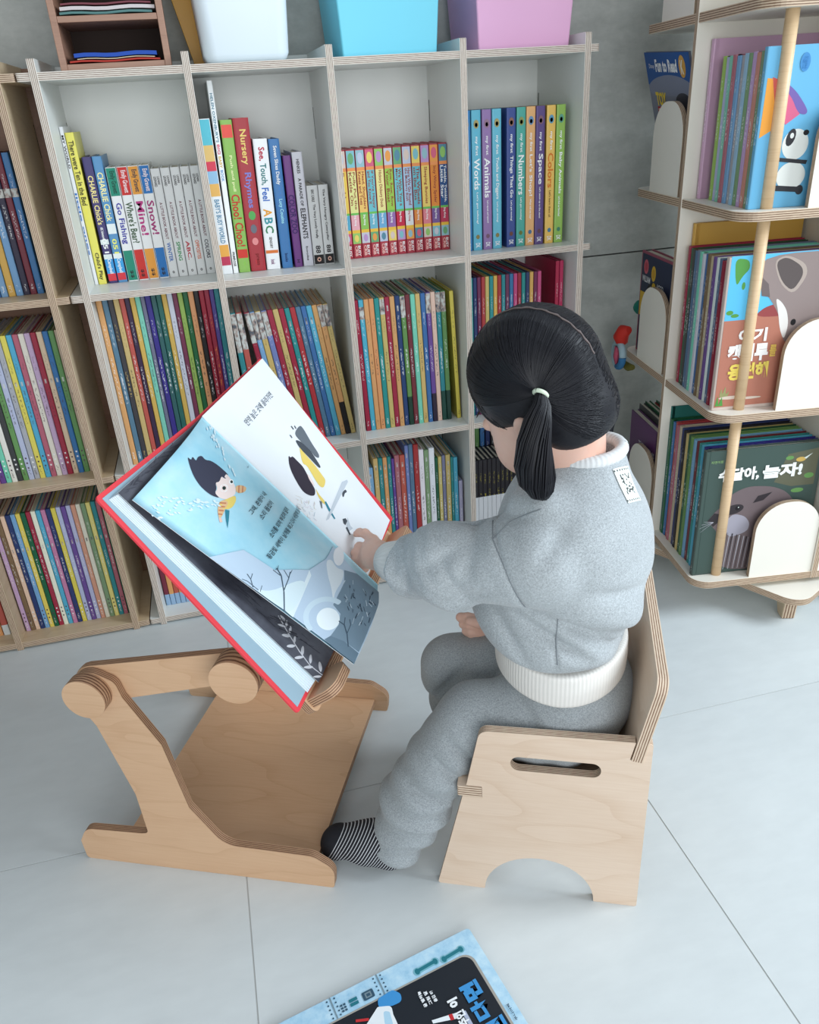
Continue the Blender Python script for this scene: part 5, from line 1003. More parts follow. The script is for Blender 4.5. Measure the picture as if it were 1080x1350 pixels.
RIGHT=[
('grey', [(0.468,0.275), (0.506,0.278), (0.506,0.266), (0.495,0.238), (0.490,0.214), (0.480,0.209), (0.472,0.217), (0.474,0.232), (0.467,0.258)]),
('dgrey', [(0.455,0.266), (0.467,0.258), (0.474,0.232), (0.470,0.216), (0.465,0.196), (0.456,0.197), (0.453,0.227), (0.449,0.249)]),
('yellow', [(0.451,0.252), (0.450,0.244), (0.452,0.207), (0.449,0.186), (0.447,0.173), (0.423,0.168), (0.415,0.177), (0.423,0.202), (0.429,0.219), (0.421,0.227)]),
('hair2', [(0.403,0.256), (0.403,0.250), (0.412,0.250), (0.414,0.235), (0.416,0.222), (0.407,0.203), (0.401,0.191), (0.397,0.179), (0.383,0.173), (0.370,0.180), (0.361,0.194), (0.366,0.214), (0.375,0.233), (0.386,0.246)]),
('face', [(0.412,0.210), (0.413,0.202), (0.409,0.190), (0.402,0.182), (0.401,0.191), (0.405,0.202)]),
('yellow', [(0.402,0.182), (0.396,0.170), (0.397,0.151), (0.390,0.147), (0.386,0.155), (0.390,0.169)]),
('teal', [(0.393,0.152), (0.399,0.150), (0.385,0.117), (0.381,0.118), (0.385,0.136)]),
('grey', [(0.388,0.156), (0.374,0.148), (0.372,0.150), (0.383,0.161)]),
('pgrey', [(0.489,0.146), (0.510,0.140), (0.507,0.136), (0.367,0.127), (0.357,0.130)]),
('dgrey', [(0.464,0.134), (0.482,0.132), (0.479,0.126), (0.470,0.129), (0.457,0.126), (0.455,0.129)]),
('dgrey', [(0.403,0.105), (0.413,0.101), (0.412,0.095), (0.397,0.094), (0.396,0.099)]),
('pgrey', [(0.420,0.098), (0.409,0.085), (0.410,0.078), (0.391,0.082), (0.394,0.090)]),
('dgrey', [(0.392,0.091), (0.398,0.089), (0.390,0.076), (0.385,0.077)]),
('scr0', [(0.333,0.152), (0.333,0.151), (0.334,0.144), (0.333,0.144)]),
('scr1', [(0.319,0.151), (0.319,0.150), (0.317,0.143), (0.317,0.143)]),
('scr2', [(0.339,0.164), (0.339,0.163), (0.344,0.159), (0.343,0.159)]),
('scr0', [(0.331,0.196), (0.331,0.196), (0.330,0.192), (0.329,0.192)]),
('scr1', [(0.334,0.165), (0.335,0.164), (0.330,0.160), (0.329,0.160)]),
('scr2', [(0.325,0.181), (0.326,0.181), (0.325,0.174), (0.324,0.174)]),
('scr0', [(0.301,0.175), (0.301,0.175), (0.301,0.168), (0.301,0.168)]),
('scr1', [(0.324,0.177), (0.325,0.177), (0.328,0.170), (0.327,0.170)]),
('scr2', [(0.328,0.199), (0.329,0.198), (0.334,0.191), (0.333,0.191)]),
('scr0', [(0.343,0.182), (0.344,0.182), (0.347,0.177), (0.346,0.177)]),
('scr1', [(0.343,0.185), (0.343,0.185), (0.347,0.180), (0.346,0.181)]),
('scr2', [(0.320,0.186), (0.320,0.185), (0.325,0.181), (0.324,0.182)]),
('scr0', [(0.333,0.178), (0.333,0.177), (0.340,0.170), (0.339,0.170)]),
('scr1', [(0.332,0.179), (0.332,0.179), (0.326,0.177), (0.325,0.178)]),
('scr2', [(0.341,0.194), (0.341,0.193), (0.345,0.187), (0.344,0.187)]),
('scr0', [(0.341,0.172), (0.342,0.172), (0.346,0.167), (0.345,0.168)]),
('scr1', [(0.348,0.170), (0.349,0.170), (0.346,0.162), (0.346,0.163)]),
('scr2', [(0.354,0.162), (0.354,0.161), (0.356,0.156), (0.355,0.156)]),
('scr0', [(0.334,0.158), (0.334,0.157), (0.339,0.152), (0.338,0.152)]),
('scr1', [(0.313,0.155), (0.313,0.154), (0.320,0.148), (0.319,0.148)]),
('scr2', [(0.335,0.201), (0.335,0.200), (0.340,0.196), (0.339,0.196)]),
('scr0', [(0.309,0.186), (0.309,0.185), (0.313,0.177), (0.312,0.178)]),
('scr1', [(0.346,0.156), (0.347,0.155), (0.336,0.152), (0.335,0.153)]),
('scr2', [(0.367,0.168), (0.368,0.167), (0.364,0.163), (0.363,0.163)]),
('scr0', [(0.365,0.167), (0.365,0.166), (0.358,0.163), (0.357,0.164)]),
('scr1', [(0.323,0.190), (0.323,0.190), (0.319,0.186), (0.318,0.186)]),
('scr2', [(0.360,0.165), (0.360,0.164), (0.352,0.159), (0.352,0.160)]),
('scr0', [(0.338,0.159), (0.338,0.159), (0.338,0.150), (0.338,0.151)]),
('scr1', [(0.340,0.183), (0.341,0.183), (0.338,0.176), (0.337,0.176)]),
('scr2', [(0.339,0.190), (0.339,0.189), (0.334,0.183), (0.333,0.184)]),
('scr0', [(0.342,0.168), (0.343,0.167), (0.347,0.161), (0.346,0.161)]),
('scr1', [(0.360,0.177), (0.361,0.177), (0.354,0.173), (0.353,0.173)]),
('scr2', [(0.355,0.177), (0.356,0.176), (0.349,0.173), (0.348,0.174)]),
('scr0', [(0.316,0.159), (0.317,0.158), (0.315,0.150), (0.314,0.151)]),
('scr1', [(0.331,0.152), (0.332,0.152), (0.332,0.146), (0.331,0.147)]),
('scr2', [(0.321,0.192), (0.322,0.191), (0.328,0.183), (0.327,0.183)]),
('scr0', [(0.351,0.180), (0.352,0.180), (0.348,0.176), (0.347,0.177)]),
('scr1', [(0.344,0.194), (0.344,0.194), (0.340,0.190), (0.340,0.190)]),
('scr2', [(0.357,0.182), (0.357,0.182), (0.349,0.180), (0.349,0.180)]),
('scr0', [(0.318,0.182), (0.318,0.182), (0.312,0.178), (0.311,0.178)]),
('scr1', [(0.319,0.162), (0.320,0.162), (0.323,0.155), (0.322,0.155)]),
('scr2', [(0.340,0.196), (0.340,0.195), (0.346,0.187), (0.345,0.188)]),
('scr0', [(0.293,0.179), (0.293,0.179), (0.287,0.177), (0.286,0.177)]),
('scr1', [(0.318,0.190), (0.319,0.189), (0.313,0.186), (0.312,0.187)]),
('scr2', [(0.327,0.165), (0.327,0.165), (0.317,0.161), (0.316,0.162)]),
('scr0', [(0.320,0.176), (0.320,0.176), (0.325,0.170), (0.324,0.170)]),
('dgrey', [(0.474,0.281), (0.477,0.280), (0.478,0.288), (0.475,0.288)]),
('dgrey', [(0.483,0.278), (0.486,0.278), (0.488,0.284), (0.485,0.284)]),
('dgrey', [(0.450,0.272), (0.453,0.272), (0.454,0.278), (0.451,0.279)]),
]
TEXTR=((0.364,0.340),(0.497,0.349))
DARK=[
('leaf', [(0.088,0.110), (0.090,0.110), (0.080,0.082), (0.078,0.083)]),
('leaf', [(0.078,0.083), (0.080,0.082), (0.071,0.052), (0.069,0.053)]),
('leaf', [(0.069,0.053), (0.071,0.052), (0.067,0.025), (0.065,0.026)]),
('leaf', [(0.065,0.025), (0.067,0.025), (0.073,-0.001), (0.071,-0.000)]),
('leaf', [(0.092,0.095), (0.096,0.099), (0.095,0.105), (0.093,0.108), (0.091,0.106), (0.089,0.101)]),
('leaf', [(0.085,0.090), (0.084,0.095), (0.079,0.101), (0.074,0.104), (0.075,0.101), (0.079,0.094)]),
('leaf', [(0.084,0.089), (0.090,0.089), (0.096,0.093), (0.097,0.095), (0.093,0.095), (0.086,0.093)]),
('leaf', [(0.080,0.079), (0.087,0.079), (0.093,0.082), (0.094,0.085), (0.090,0.085), (0.082,0.083)]),
('leaf', [(0.079,0.075), (0.077,0.081), (0.070,0.088), (0.065,0.090), (0.066,0.086), (0.071,0.079)]),
('leaf', [(0.071,0.065), (0.079,0.065), (0.085,0.068), (0.087,0.070), (0.082,0.071), (0.075,0.069)]),
('leaf', [(0.073,0.061), (0.069,0.067), (0.061,0.073), (0.056,0.074), (0.057,0.071), (0.064,0.064)]),
('leaf', [(0.066,0.044), (0.075,0.044), (0.083,0.048), (0.085,0.051), (0.079,0.052), (0.070,0.049)]),
('leaf', [(0.070,0.040), (0.065,0.047), (0.056,0.053), (0.051,0.054), (0.053,0.050), (0.061,0.044)]),
('leaf', [(0.068,0.026), (0.076,0.026), (0.083,0.030), (0.085,0.033), (0.080,0.034), (0.071,0.031)]),
('leaf', [(0.070,0.019), (0.066,0.026), (0.057,0.032), (0.052,0.034), (0.054,0.030), (0.061,0.023)]),
('leaf', [(0.073,0.004), (0.082,0.005), (0.088,0.011), (0.088,0.015), (0.083,0.015), (0.075,0.010)]),
('leaf', [(0.070,-0.001), (0.066,0.005), (0.058,0.011), (0.053,0.013), (0.055,0.010), (0.062,0.003)]),
('dl', [(0.082,0.084), (0.083,0.084), (0.090,0.065), (0.089,0.065)]),
('dl', [(0.069,0.123), (0.070,0.123), (0.085,0.101), (0.084,0.101)]),
('dl', [(0.075,0.109), (0.076,0.109), (0.091,0.084), (0.090,0.083)]),
('dl', [(0.086,0.063), (0.087,0.063), (0.096,0.048), (0.095,0.048)]),
('dl', [(0.089,0.061), (0.091,0.061), (0.102,0.020), (0.101,0.020)]),
('dl', [(0.063,0.144), (0.064,0.144), (0.067,0.105), (0.066,0.105)]),
('dl', [(0.070,0.099), (0.072,0.099), (0.089,0.065), (0.088,0.065)]),
('dl', [(0.044,0.217), (0.045,0.217), (0.051,0.198), (0.050,0.198)]),
('dl', [(0.066,0.233), (0.067,0.233), (0.077,0.212), (0.076,0.212)]),
('dl', [(0.080,0.116), (0.081,0.116), (0.090,0.096), (0.089,0.095)]),
('dl', [(0.064,0.208), (0.065,0.208), (0.068,0.167), (0.067,0.168)]),
('dl', [(0.059,0.186), (0.060,0.186), (0.068,0.163), (0.067,0.163)]),
('dl', [(0.081,0.173), (0.082,0.172), (0.086,0.145), (0.084,0.145)]),
('dl', [(0.051,0.193), (0.052,0.193), (0.059,0.182), (0.058,0.182)]),
('dl', [(0.069,0.159), (0.070,0.159), (0.074,0.139), (0.073,0.140)]),
('dl', [(0.092,0.049), (0.092,0.049), (0.101,0.035), (0.100,0.035)]),
('dl', [(0.071,0.174), (0.072,0.174), (0.087,0.152), (0.087,0.152)]),
('dl', [(0.073,0.193), (0.074,0.193), (0.086,0.177), (0.085,0.177)]),
('dl', [(0.075,0.121), (0.076,0.121), (0.093,0.090), (0.092,0.090)]),
('dl', [(0.091,0.096), (0.092,0.096), (0.103,0.061), (0.103,0.061)]),
('dl', [(0.042,0.223), (0.043,0.223), (0.047,0.186), (0.046,0.186)]),
('dl', [(0.087,0.108), (0.088,0.108), (0.100,0.080), (0.099,0.080)]),
('dl', [(0.046,0.218), (0.047,0.218), (0.059,0.183), (0.058,0.183)]),
('dl', [(0.060,0.179), (0.060,0.178), (0.063,0.152), (0.062,0.152)]),
('dl', [(0.066,0.187), (0.068,0.187), (0.073,0.151), (0.072,0.151)]),
('dl', [(0.059,0.143), (0.060,0.143), (0.070,0.117), (0.069,0.117)]),
('dl', [(0.100,0.106), (0.101,0.106), (0.115,0.077), (0.114,0.077)]),
('dl', [(0.100,0.063), (0.101,0.063), (0.103,0.042), (0.103,0.042)]),
('dl', [(0.080,0.168), (0.082,0.168), (0.084,0.146), (0.083,0.146)]),
('dl', [(0.064,0.191), (0.066,0.191), (0.074,0.177), (0.073,0.177)]),
('dl', [(0.052,0.238), (0.053,0.238), (0.058,0.224), (0.057,0.224)]),
('dl', [(0.083,0.082), (0.085,0.082), (0.092,0.069), (0.090,0.069)]),
('dl', [(0.049,0.236), (0.049,0.236), (0.056,0.218), (0.055,0.218)]),
('dl', [(0.082,0.194), (0.083,0.194), (0.103,0.164), (0.101,0.164)]),
('dl', [(0.112,0.392), (0.112,0.391), (0.125,0.396), (0.124,0.397)]),
('dl', [(0.125,0.394), (0.125,0.393), (0.126,0.389), (0.126,0.390)]),
('dl', [(0.145,0.395), (0.145,0.394), (0.162,0.388), (0.162,0.389)]),
('dl', [(0.061,0.390), (0.061,0.389), (0.063,0.382), (0.063,0.383)]),
('dl', [(0.044,0.389), (0.045,0.388), (0.056,0.391), (0.056,0.392)]),
('dl', [(0.059,0.388), (0.059,0.387), (0.069,0.390), (0.068,0.391)]),
('dl', [(0.162,0.394), (0.162,0.393), (0.184,0.390), (0.184,0.391)]),
('dl', [(0.059,0.388), (0.060,0.387), (0.067,0.382), (0.067,0.383)]),
('dl', [(0.049,0.389), (0.049,0.389), (0.054,0.384), (0.054,0.385)]),
('dl', [(0.131,0.393), (0.131,0.392), (0.140,0.390), (0.140,0.391)]),
('dl', [(0.072,0.389), (0.072,0.389), (0.092,0.387), (0.091,0.388)]),
('dl', [(0.099,0.390), (0.100,0.389), (0.120,0.388), (0.120,0.389)]),
('dl', [(0.165,0.394), (0.166,0.394), (0.175,0.397), (0.175,0.398)]),
('dl', [(0.032,0.388), (0.032,0.387), (0.050,0.382), (0.049,0.383)]),
('dl', [(0.145,0.395), (0.145,0.394), (0.143,0.392), (0.142,0.393)]),
('dl', [(0.135,0.392), (0.135,0.391), (0.148,0.387), (0.148,0.388)]),
('dl', [(0.126,0.394), (0.126,0.393), (0.138,0.391), (0.138,0.392)]),
('dl', [(0.025,0.386), (0.026,0.386), (0.034,0.384), (0.034,0.385)]),
('dl', [(0.060,0.389), (0.060,0.388), (0.067,0.386), (0.067,0.386)]),
('dl', [(0.169,0.394), (0.169,0.394), (0.180,0.385), (0.180,0.386)]),
('dl', [(0.049,0.387), (0.049,0.386), (0.062,0.389), (0.062,0.390)]),
('dl', [(0.083,0.390), (0.083,0.389), (0.089,0.386), (0.089,0.387)]),
('dl', [(0.048,0.387), (0.048,0.386), (0.058,0.384), (0.058,0.385)]),
('dl', [(0.088,0.390), (0.089,0.389), (0.105,0.382), (0.105,0.383)]),
('dl', [(0.072,0.389), (0.073,0.388), (0.078,0.390), (0.078,0.390)]),
('dl', [(0.144,0.393), (0.144,0.392), (0.142,0.390), (0.142,0.390)]),
]
# [('endpaper tl', '(-0.009,0.394)')]
mo = lambda v, w, h: BV * v + BW * w + BN * h
acol = {'hair': (58, 60, 78), 'face': (240, 222, 216), 'eyew': (246, 246, 246), 'eye': (34, 52, 50), 'tan': (226, 186, 140), 'stripe': (196, 126, 90), 'yellow': (232, 206, 110), 'skin': (232, 196, 180), 'teal': (48, 130, 150), 'wing': (216, 234, 240), 'bird': (70, 100, 120),
        'haze': (186, 206, 224), 'hill': (220, 234, 240), 'pale': (214, 232, 238), 'cloud': (222, 232, 238), 'deep': (120, 142, 158), 'ring': (200, 220, 232), 'moon': (236, 246, 250), 'white': (240, 244, 248), 'foot': (104, 126, 142), 'bark': (70, 88, 104), 'dkline': (60, 76, 92), 'ltline': (196, 212, 224),
        'grey': (104, 112, 120), 'dgrey': (72, 78, 86), 'hair2': (54, 48, 60), 'pgrey': (196, 204, 212), 'leaf': (214, 216, 222), 'dl': (66, 66, 76), 'scr0': (206, 190, 200), 'scr1': (188, 204, 214), 'scr2': (212, 206, 190)}
flat(ob, 'fern_print', DARK, lambda a, b, h: mo(a, b, 0.0128 + h), acol, 0.00001)
# the page being turned: bowed sheet rising off the block
OT, OB_, ST, SB = Vector((.017, .373, .022)), Vector((.085, -.015, .060)), Vector((.277, .400, .0145)), Vector((.302, -.002, .045))
def surf(a, b, h=0.0):
    o = OT.lerp(OB_, b); s = ST.lerp(SB, b); p = o.lerp(s, a); return mo(p.x, p.y, p.z + .020 * math.sin(PI * min(max(a, 0), 1)) * (1 - .3 * b) + h)
m = MB(); NA, NB = 22, 16
for side_ in (0, 1):
    b0 = len(m.v)
    for i in range(NA + 1):
        for j in range(NB + 1): m.v.append(tuple(surf(i / NA, j / NB, 0.0 if side_ else -0.0008)))
    for i in range(NA):
        for j in range(NB):
            q = [b0 + i * (NB + 1) + j, b0 + i * (NB + 1) + j + 1, b0 + (i + 1) * (NB + 1) + j + 1, b0 + (i + 1) * (NB + 1) + j]
            m.face(q if side_ else q[::-1], 0 if side_ else 1, None, True)
n0 = (NA + 1) * (NB + 1)
per = [i * (NB + 1) for i in range(NA + 1)] + [NA * (NB + 1) + j for j in range(1, NB + 1)] + [i * (NB + 1) + NB for i in range(NA - 1, -1, -1)] + [j for j in range(NB - 1, 0, -1)]
for k in range(len(per)): a_, b_ = per[k], per[(k + 1) % len(per)]; m.face((a_, b_, n0 + b_, n0 + a_), 1)
SKYP = m_paint('blue_wash', [(140, 204, 226), (168, 218, 234), (196, 228, 240)], 7)
page = m.obj('turning_page', [SKYP, PW], ob)
def on_page(polys, name):
    """print that follows the bowed sheet: each outline is cut into small pieces first"""
    import bmesh
    m = MB(); mats = []; h = 0.0006
    for cn, pts in polys:
        c = acol[cn]
        if c not in mats: mats.append(c)
        pts = pts if cn in ('haze', 'deep', 'foot', 'hill') else chaikin(pts); bm = bmesh.new(); vs_ = [bm.verts.new((p[0], p[1], 0)) for p in pts]
        for tri in tessellate_polygon([[Vector((p[0], p[1], 0)) for p in pts]]):
            try: bm.faces.new([vs_[i] for i in tri])
            except ValueError: pass
        big = (max(p[0] for p in pts) - min(p[0] for p in pts)) > .12 or (max(p[1] for p in pts) - min(p[1] for p in pts)) > .12
        if big:
            for k in range(1, 24):
                for no in ((1, 0, 0), (0, 1, 0)):
                    bmesh.ops.bisect_plane(bm, geom=bm.verts[:] + bm.edges[:] + bm.faces[:], plane_co=(k / 24, k / 24, 0), plane_no=no)
        bm.verts.ensure_lookup_table(); bm.verts.index_update(); b0 = len(m.v)
        for v in bm.verts: m.v.append(tuple(surf(v.co.x, v.co.y, h)))
        for f in bm.faces: m.face([b0 + v.index for v in f.verts], mats.index(c))
        bm.free(); h += 0.000012
    o = m.obj(name, [ink(c) for c in mats], ob); o['kind'] = 'stuff'; return o
on_page(LEFT, 'painted_picture')
m = MB()
for s, p0, p1 in TEXTL:
    co, fs, _ = text_mesh(s, 0.01); b = len(m.v); dl = Vector((p1[0] - p0[0], p1[1] - p0[1]))
    for c in co: m.v.append(tuple(surf(p0[0] + dl.x * float(c[0]), p0[1] + dl.y * float(c[0]) - .024 * float(c[1]), 0.0018)))
    for f in fs: m.face([b + i for i in f], 0)
m.obj('page_text', [ink((40, 56, 66))], ob)['kind'] = 'stuff'
# right-hand pages
m = MB()
for i in range(6): m.prism([(.2835, .003), (.5420 - .0005 * i, .017), (.5600 - .0005 * i, .4135), (.2835, .400)], 0.0016, Mo @ Matrix.Translation((0, 0, 0.0 + i * 0.0022)))
m.obj('page_block', [PW, PBL], ob)['kind'] = 'stuff'
m = MB(); m.prism([(.2835, .003), (.5390, .018), (.5590, .4150), (.2790, .401)], 0.0006, Mo @ Matrix.Translation((0, 0, 0.0135))); m.obj('white_page', [PW, PW], ob)
flat(ob, 'drawn_picture', RIGHT, lambda a, b, h: mo(a, b, 0.0142 + h), acol, 0.00001)
m = MB(); P0 = mo(*TEXTR[0], .0147); P1 = mo(*TEXTR[1], .0147); put_text(m, '만약 높은 곳에 올라가면', P0, P1 - P0, BW * 0.013, 0, 0.005); m.obj('page_text', [ink((90, 100, 110))], ob)['kind'] = 'stuff'

# ================================================================ THE BOOK LYING ON THE FLOOR
fa = math.radians(192); e2 = Vector((math.cos(fa), math.sin(fa), 0)); fb_ = math.radians(282); e1 = Vector((math.cos(fb_), math.sin(fb_), 0))
fo = empty('picture_book', (0.232, 0.812, 0.0003), 0, 'pale blue picture book with an astronaut cover lying on the floor tiles', 'book')
FM = frame((0, 0, 0), e2, e1, (0, 0, -1)).copy()
Mf = Matrix(((e2.x, e1.x, 0, 0), (e2.y, e1.y, 0, 0), (0, 0, 1, 0), (0, 0, 0, 1)))
PALEB = m_paint('speckled_pale_blue', [(150, 196, 224), (176, 214, 236), (196, 226, 242)], 60)
for z, nm in ((0.0, 'back_cover'), (0.0105, 'front_cover')):
    m = MB(); m.prism(rounded([(-0.003, -0.001, .006), (0.345, -0.001, .006), (0.345, 0.285, .006), (-0.003, 0.285, .006)], 4)[::-1], 0.0022, Mf @ Matrix.Translation((0, 0, z)))
    m.obj(nm, [PALEB, PALEB], fo, 0.0006)
m = MB(); m.prism(rect(0.002, 0.003, 0.343, 0.28)[::-1], 0.0082, Mf @ Matrix.Translation((0, 0, 0.0023))); m.obj('pages', [PAGES, PAGES], fo)
fc = {'bk': (30, 36, 44), 'sp': (164, 160, 152), 'bl': (64, 146, 208), 'tl': (38, 116, 130), 'tl2': (120, 180, 196), 'dk': (54, 84, 104), 'w': (232, 238, 242), 'lb': (176, 212, 232), 'rd': (196, 50, 54), 'gy': (176, 184, 206), 'ln': (120, 140, 150)}
def seg2(a, b, w):
    a = Vector(a); b = Vector(b); d = (b - a).normalized(); n_ = Vector((-d.y, d.x)) * w / 2; return [tuple(a + n_), tuple(a - n_), tuple(b - n_), tuple(b + n_)]
fp = [('sp', rounded([(0.0155, 0.0355, .018), (0.335, 0.0345, .018), (0.335, 0.27, .018), (0.0155, 0.27, .018)], 6)), ('bk', rounded([(0.0195, 0.038, .016), (0.331, 0.037, .016), (0.331, 0.266, .016), (0.0195, 0.266, .016)], 6))]
for a, b in (((.104, .026), (.072, .0245)), ((.058, .028), (.027, .026))):
    fp += [('tl2', seg2(a, b, .0095)), ('tl2', ellp(*a, .0065, .0065)), ('tl2', ellp(*b, .0065, .0065)), ('tl', seg2((a[0], a[1] - .0005), (b[0], b[1] - .0005), .0055)), ('tl', ellp(*a, .004, .005)), ('tl', ellp(*b, .004, .005))]
for x in (.1695, .1575, .246, .234):
    for k in range(5): fp.append(('dk', ellp(x, .004 + .0068 * k, .0014, .0014, 10)))
fp += [('ln', seg2((.163, .0), (.163, .035), .0016)), ('ln', seg2((.240, .0), (.240, .035), .0016)), ('dk', rounded([(.177, .0165, .002), (.195, .0165, .002), (.195, .030, .002), (.177, .030, .002)], 3)), ('ln', rect(.181, .019, .191, .0275)), ('dk', rect(.183, .021, .189, .0255))]
for i in range(3):
    for j in range(2): fp.append(('dk', rect(.222 + j * .005, .018 + i * .0045, .2255 + j * .005, .021 + i * .0045)))
for i in range(2): fp.append(('tl', rect(.203, .017 + i * .0065, .216, .022 + i * .0065)))
fp += [('bl', rounded([(.181, .050, .006), (.176, .036, .006), (.150, .034, .008), (.142, .045, .008), (.145, .057, .008), (.160, .056, .004)], 4)), ('w', rounded([(.181, .047, .004), (.162, .055, .006), (.165, .068, .004), (.165, .090, .01), (.21, .10, .01), (.235, .075, .01), (.205, .062, .01)], 4)), ('lb', rounded([(.176, .056, .003), (.168, .062, .003), (.172, .085, .004), (.185, .085, .004)], 3)), ('rd', seg2((.218, .0505), (.2, .0575), .004)), ('w', rounded([(.30, .07, .02), (.24, .06, .02), (.20, .08, .02), (.21, .15, .02), (.30, .16, .02)], 4)),
       ('w', [(.1189, .1025), (.0805, .1100), (.0824, .1185), (.119, .1076)]), ('rd', [(.0935, .1070), (.0876, .1082), (.0885, .117), (.0942, .116)]), ('gy', [(.0739, .1121), (.068, .1133), (.0685, .24), (.0745, .24)])]
fz = 0.0128
flat(fo, 'cover_picture', fp, lambda a, b, h: e2 * a + e1 * b + Vector((0, 0, fz + h)), fc, 0.00002)
m = MB()
def ft(s, a, b, la, lb, c, bold=.04):        # reading direction runs towards the corner (-e1), letter tops point along e2
    put_text(m, s, e2 * a + e1 * b + Vector((0, 0, fz + .0022)), -e1 * la, e2 * lb, c, bold)
ft('면', .031, .107, .028, .030, 0, .06); ft('다', .034, .1385, .029, .027, 0, .06); ft('된', .024, .170, .027, .029, 0, .06); ft('이', .070, .1025, .0135, .0165, 1, .07); ft('내가 우주인', .070, .172, .062, .0165, 1, .05)
for i, s in enumerate(('글 별하늘', '그림 달', '옮김 해')): ft(s, .1145 - i * .0085, .082, .026 - .004 * i, .0055, 1, .04)
ft('주니어책', .0065, .161, .026, .004, 2, .02)
m.obj('cover_title', [ink((64, 146, 208)), ink((236, 240, 244)), ink((44, 60, 80))], fo)['kind'] = 'stuff'
# ================================================================ THE CHILD
# built in the chair's frame: +x to the backrest, -y to the camera side, z up
kid = empty('person', (CA[0], CA[1], 0), CRZ, 'small child in a grey sweatsuit with two pigtails, seated and pointing at the book', 'person')
def m_skin():
    m = bpy.data.materials.new('skin'); m.use_nodes = True; t = NT(m); b = t.n['Principled BSDF']; tc = t.new('ShaderNodeTexCoord').outputs['Object']
    f = t.noise(tc, 16, 4); t.link(t.ramp(f, [(0.3, lin((222, 176, 156))), (0.7, lin((234, 194, 176)))]), b.inputs['Base Color'])
    b.inputs['Roughness'].default_value = 0.5; b.inputs['Subsurface Weight'].default_value = 0.12; b.inputs['Subsurface Radius'].default_value = (0.012, 0.005, 0.003)
    t.bump(t.noise(tc, 500, 2), 0.06, 0.0004, b); return m
def m_fleece(name, c, dark=0.86):
    m = bpy.data.materials.new(name); m.use_nodes = True; t = NT(m); b = t.n['Principled BSDF']; tc = t.new('ShaderNodeTexCoord').outputs['Object']
    a = t.noise(t.mapping(tc, (620, 620, 1300)), 1.0, 3, 0.7); g_ = t.noise(tc, 420, 2, 0.6); s = t.noise(tc, 9, 4)
    f = t.math('ADD', t.math('MULTIPLY', a, 0.55), t.math('ADD', t.math('MULTIPLY', g_, 0.35), t.math('MULTIPLY', s, 0.1)))
    l = lin(c); t.link(t.ramp(f, [(0.38, tuple(v * dark * dark * .8 for v in l)), (0.62, tuple(min(1, v * 1.16) for v in l))]), b.inputs['Base Color'])
    b.inputs['Roughness'].default_value = 0.92; b.inputs['Specular IOR Level'].default_value = 0.15; b.inputs['Sheen Weight'].default_value = 0.25; b.inputs['Sheen Roughness'].default_value = 0.5
    t.bump(f, 0.4, 0.0008, b); return m
def m_rib(name, c, axis, n):
    m = bpy.data.materials.new(name); m.use_nodes = True; t = NT(m); b = t.n['Principled BSDF']; tc = t.new('ShaderNodeTexCoord').outputs['Object']; sp = t.new('ShaderNodeSeparateXYZ'); t.link(tc, sp.inputs[0])
    ang = t.math('ARCTAN2', t.math('SUBTRACT', sp.outputs[axis[0]], axis[1]), t.math('SUBTRACT', sp.outputs[axis[2]], axis[3]))
    f = t.math('SINE', t.math('MULTIPLY', ang, n)); l = lin(c)
    t.link(t.mix(t.math('ADD', 0.5, t.math('MULTIPLY', f, 0.5)), tuple(v * 0.93 for v in l), l), b.inputs['Base Color']); b.inputs['Roughness'].default_value = 0.9
    t.bump(f, 0.22, 0.001, b); return m
SKIN = m_skin(); FLEECE = m_fleece('heather_grey_fleece', (182, 188, 191)); FLEECE2 = m_fleece('heather_grey_trousers', (168, 174, 177))
HC = np.array([.156, .150, .862])
_ps, _th, _ro = math.radians(30), math.radians(26), math.radians(13)
Bf = np.array([-math.cos(_ps) * math.cos(_th), math.sin(_ps) * math.cos(_th), -math.sin(_th)]); _t = np.array([0, 0, 1.0]) - Bf * Bf[2]; _t /= np.linalg.norm(_t); _l = np.cross(_t, Bf)
Bt = _t * math.cos(_ro) + _l * math.sin(_ro); Bl = _l * math.cos(_ro) - _t * math.sin(_ro)
HB = np.stack([Bf, Bl, Bt])            # rows: face, left ear, crown
def hp(f, l, t): return HC + Bf * f + Bl * l + Bt * t
def skull(Q):
    d = ell(Q, (.004, 0, .014), (.088, .078, .084)); Q0 = Q; Q = Q - np.array([.010, 0, -.004]); d = smin(d, ell(Q, (.030, 0, -.052), (.068, .065, .076)), .03)
    for s in (-1, 1): d = smin(d, ell(Q, (.050, .033 * s, -.074), (.038, .036, .038)), .02)
    d = smin(d, ell(Q, (.066, 0, -.114), (.024, .028, .020)), .022)          # chin
    d = smin(d, seg(Q, (.094, 0, -.020), (.108, 0, -.050), .005, .0095), .012)   # nose
    for s in (-1, 1): d = smin(d, ell(Q, (.101, .009 * s, -.053), (.007, .006, .005)), .006)
    for s in (-1, 1): d = smax(d, -ell(Q, (.099, .030 * s, -.022), (.012, .015, .009)), .008)  # eye hollows
    for s in (-1, 1): d = smin(d, ell(Q, (.084, .030 * s, -.023), (.011, .013, .010)), .003)   # lids
    d = smin(d, ell(Q, (.096, 0, -.080), (.007, .017, .0045)), .004); d = smin(d, ell(Q, (.095, 0, -.087), (.007, .013, .0045)), .004)
    d = smax(d, -ell(Q, (.104, 0, -.0835), (.006, .014, .0012)), .002)
    Q = Q0
    for s in (-1, 1):
        e = ell(Q, (.002, .081 * s, -.038), (.017, .008, .025)); e = smax(e, -ell(Q, (.006, .089 * s, -.034), (.009, .004, .014)), .004); d = smin(d, e, .005)
    return d
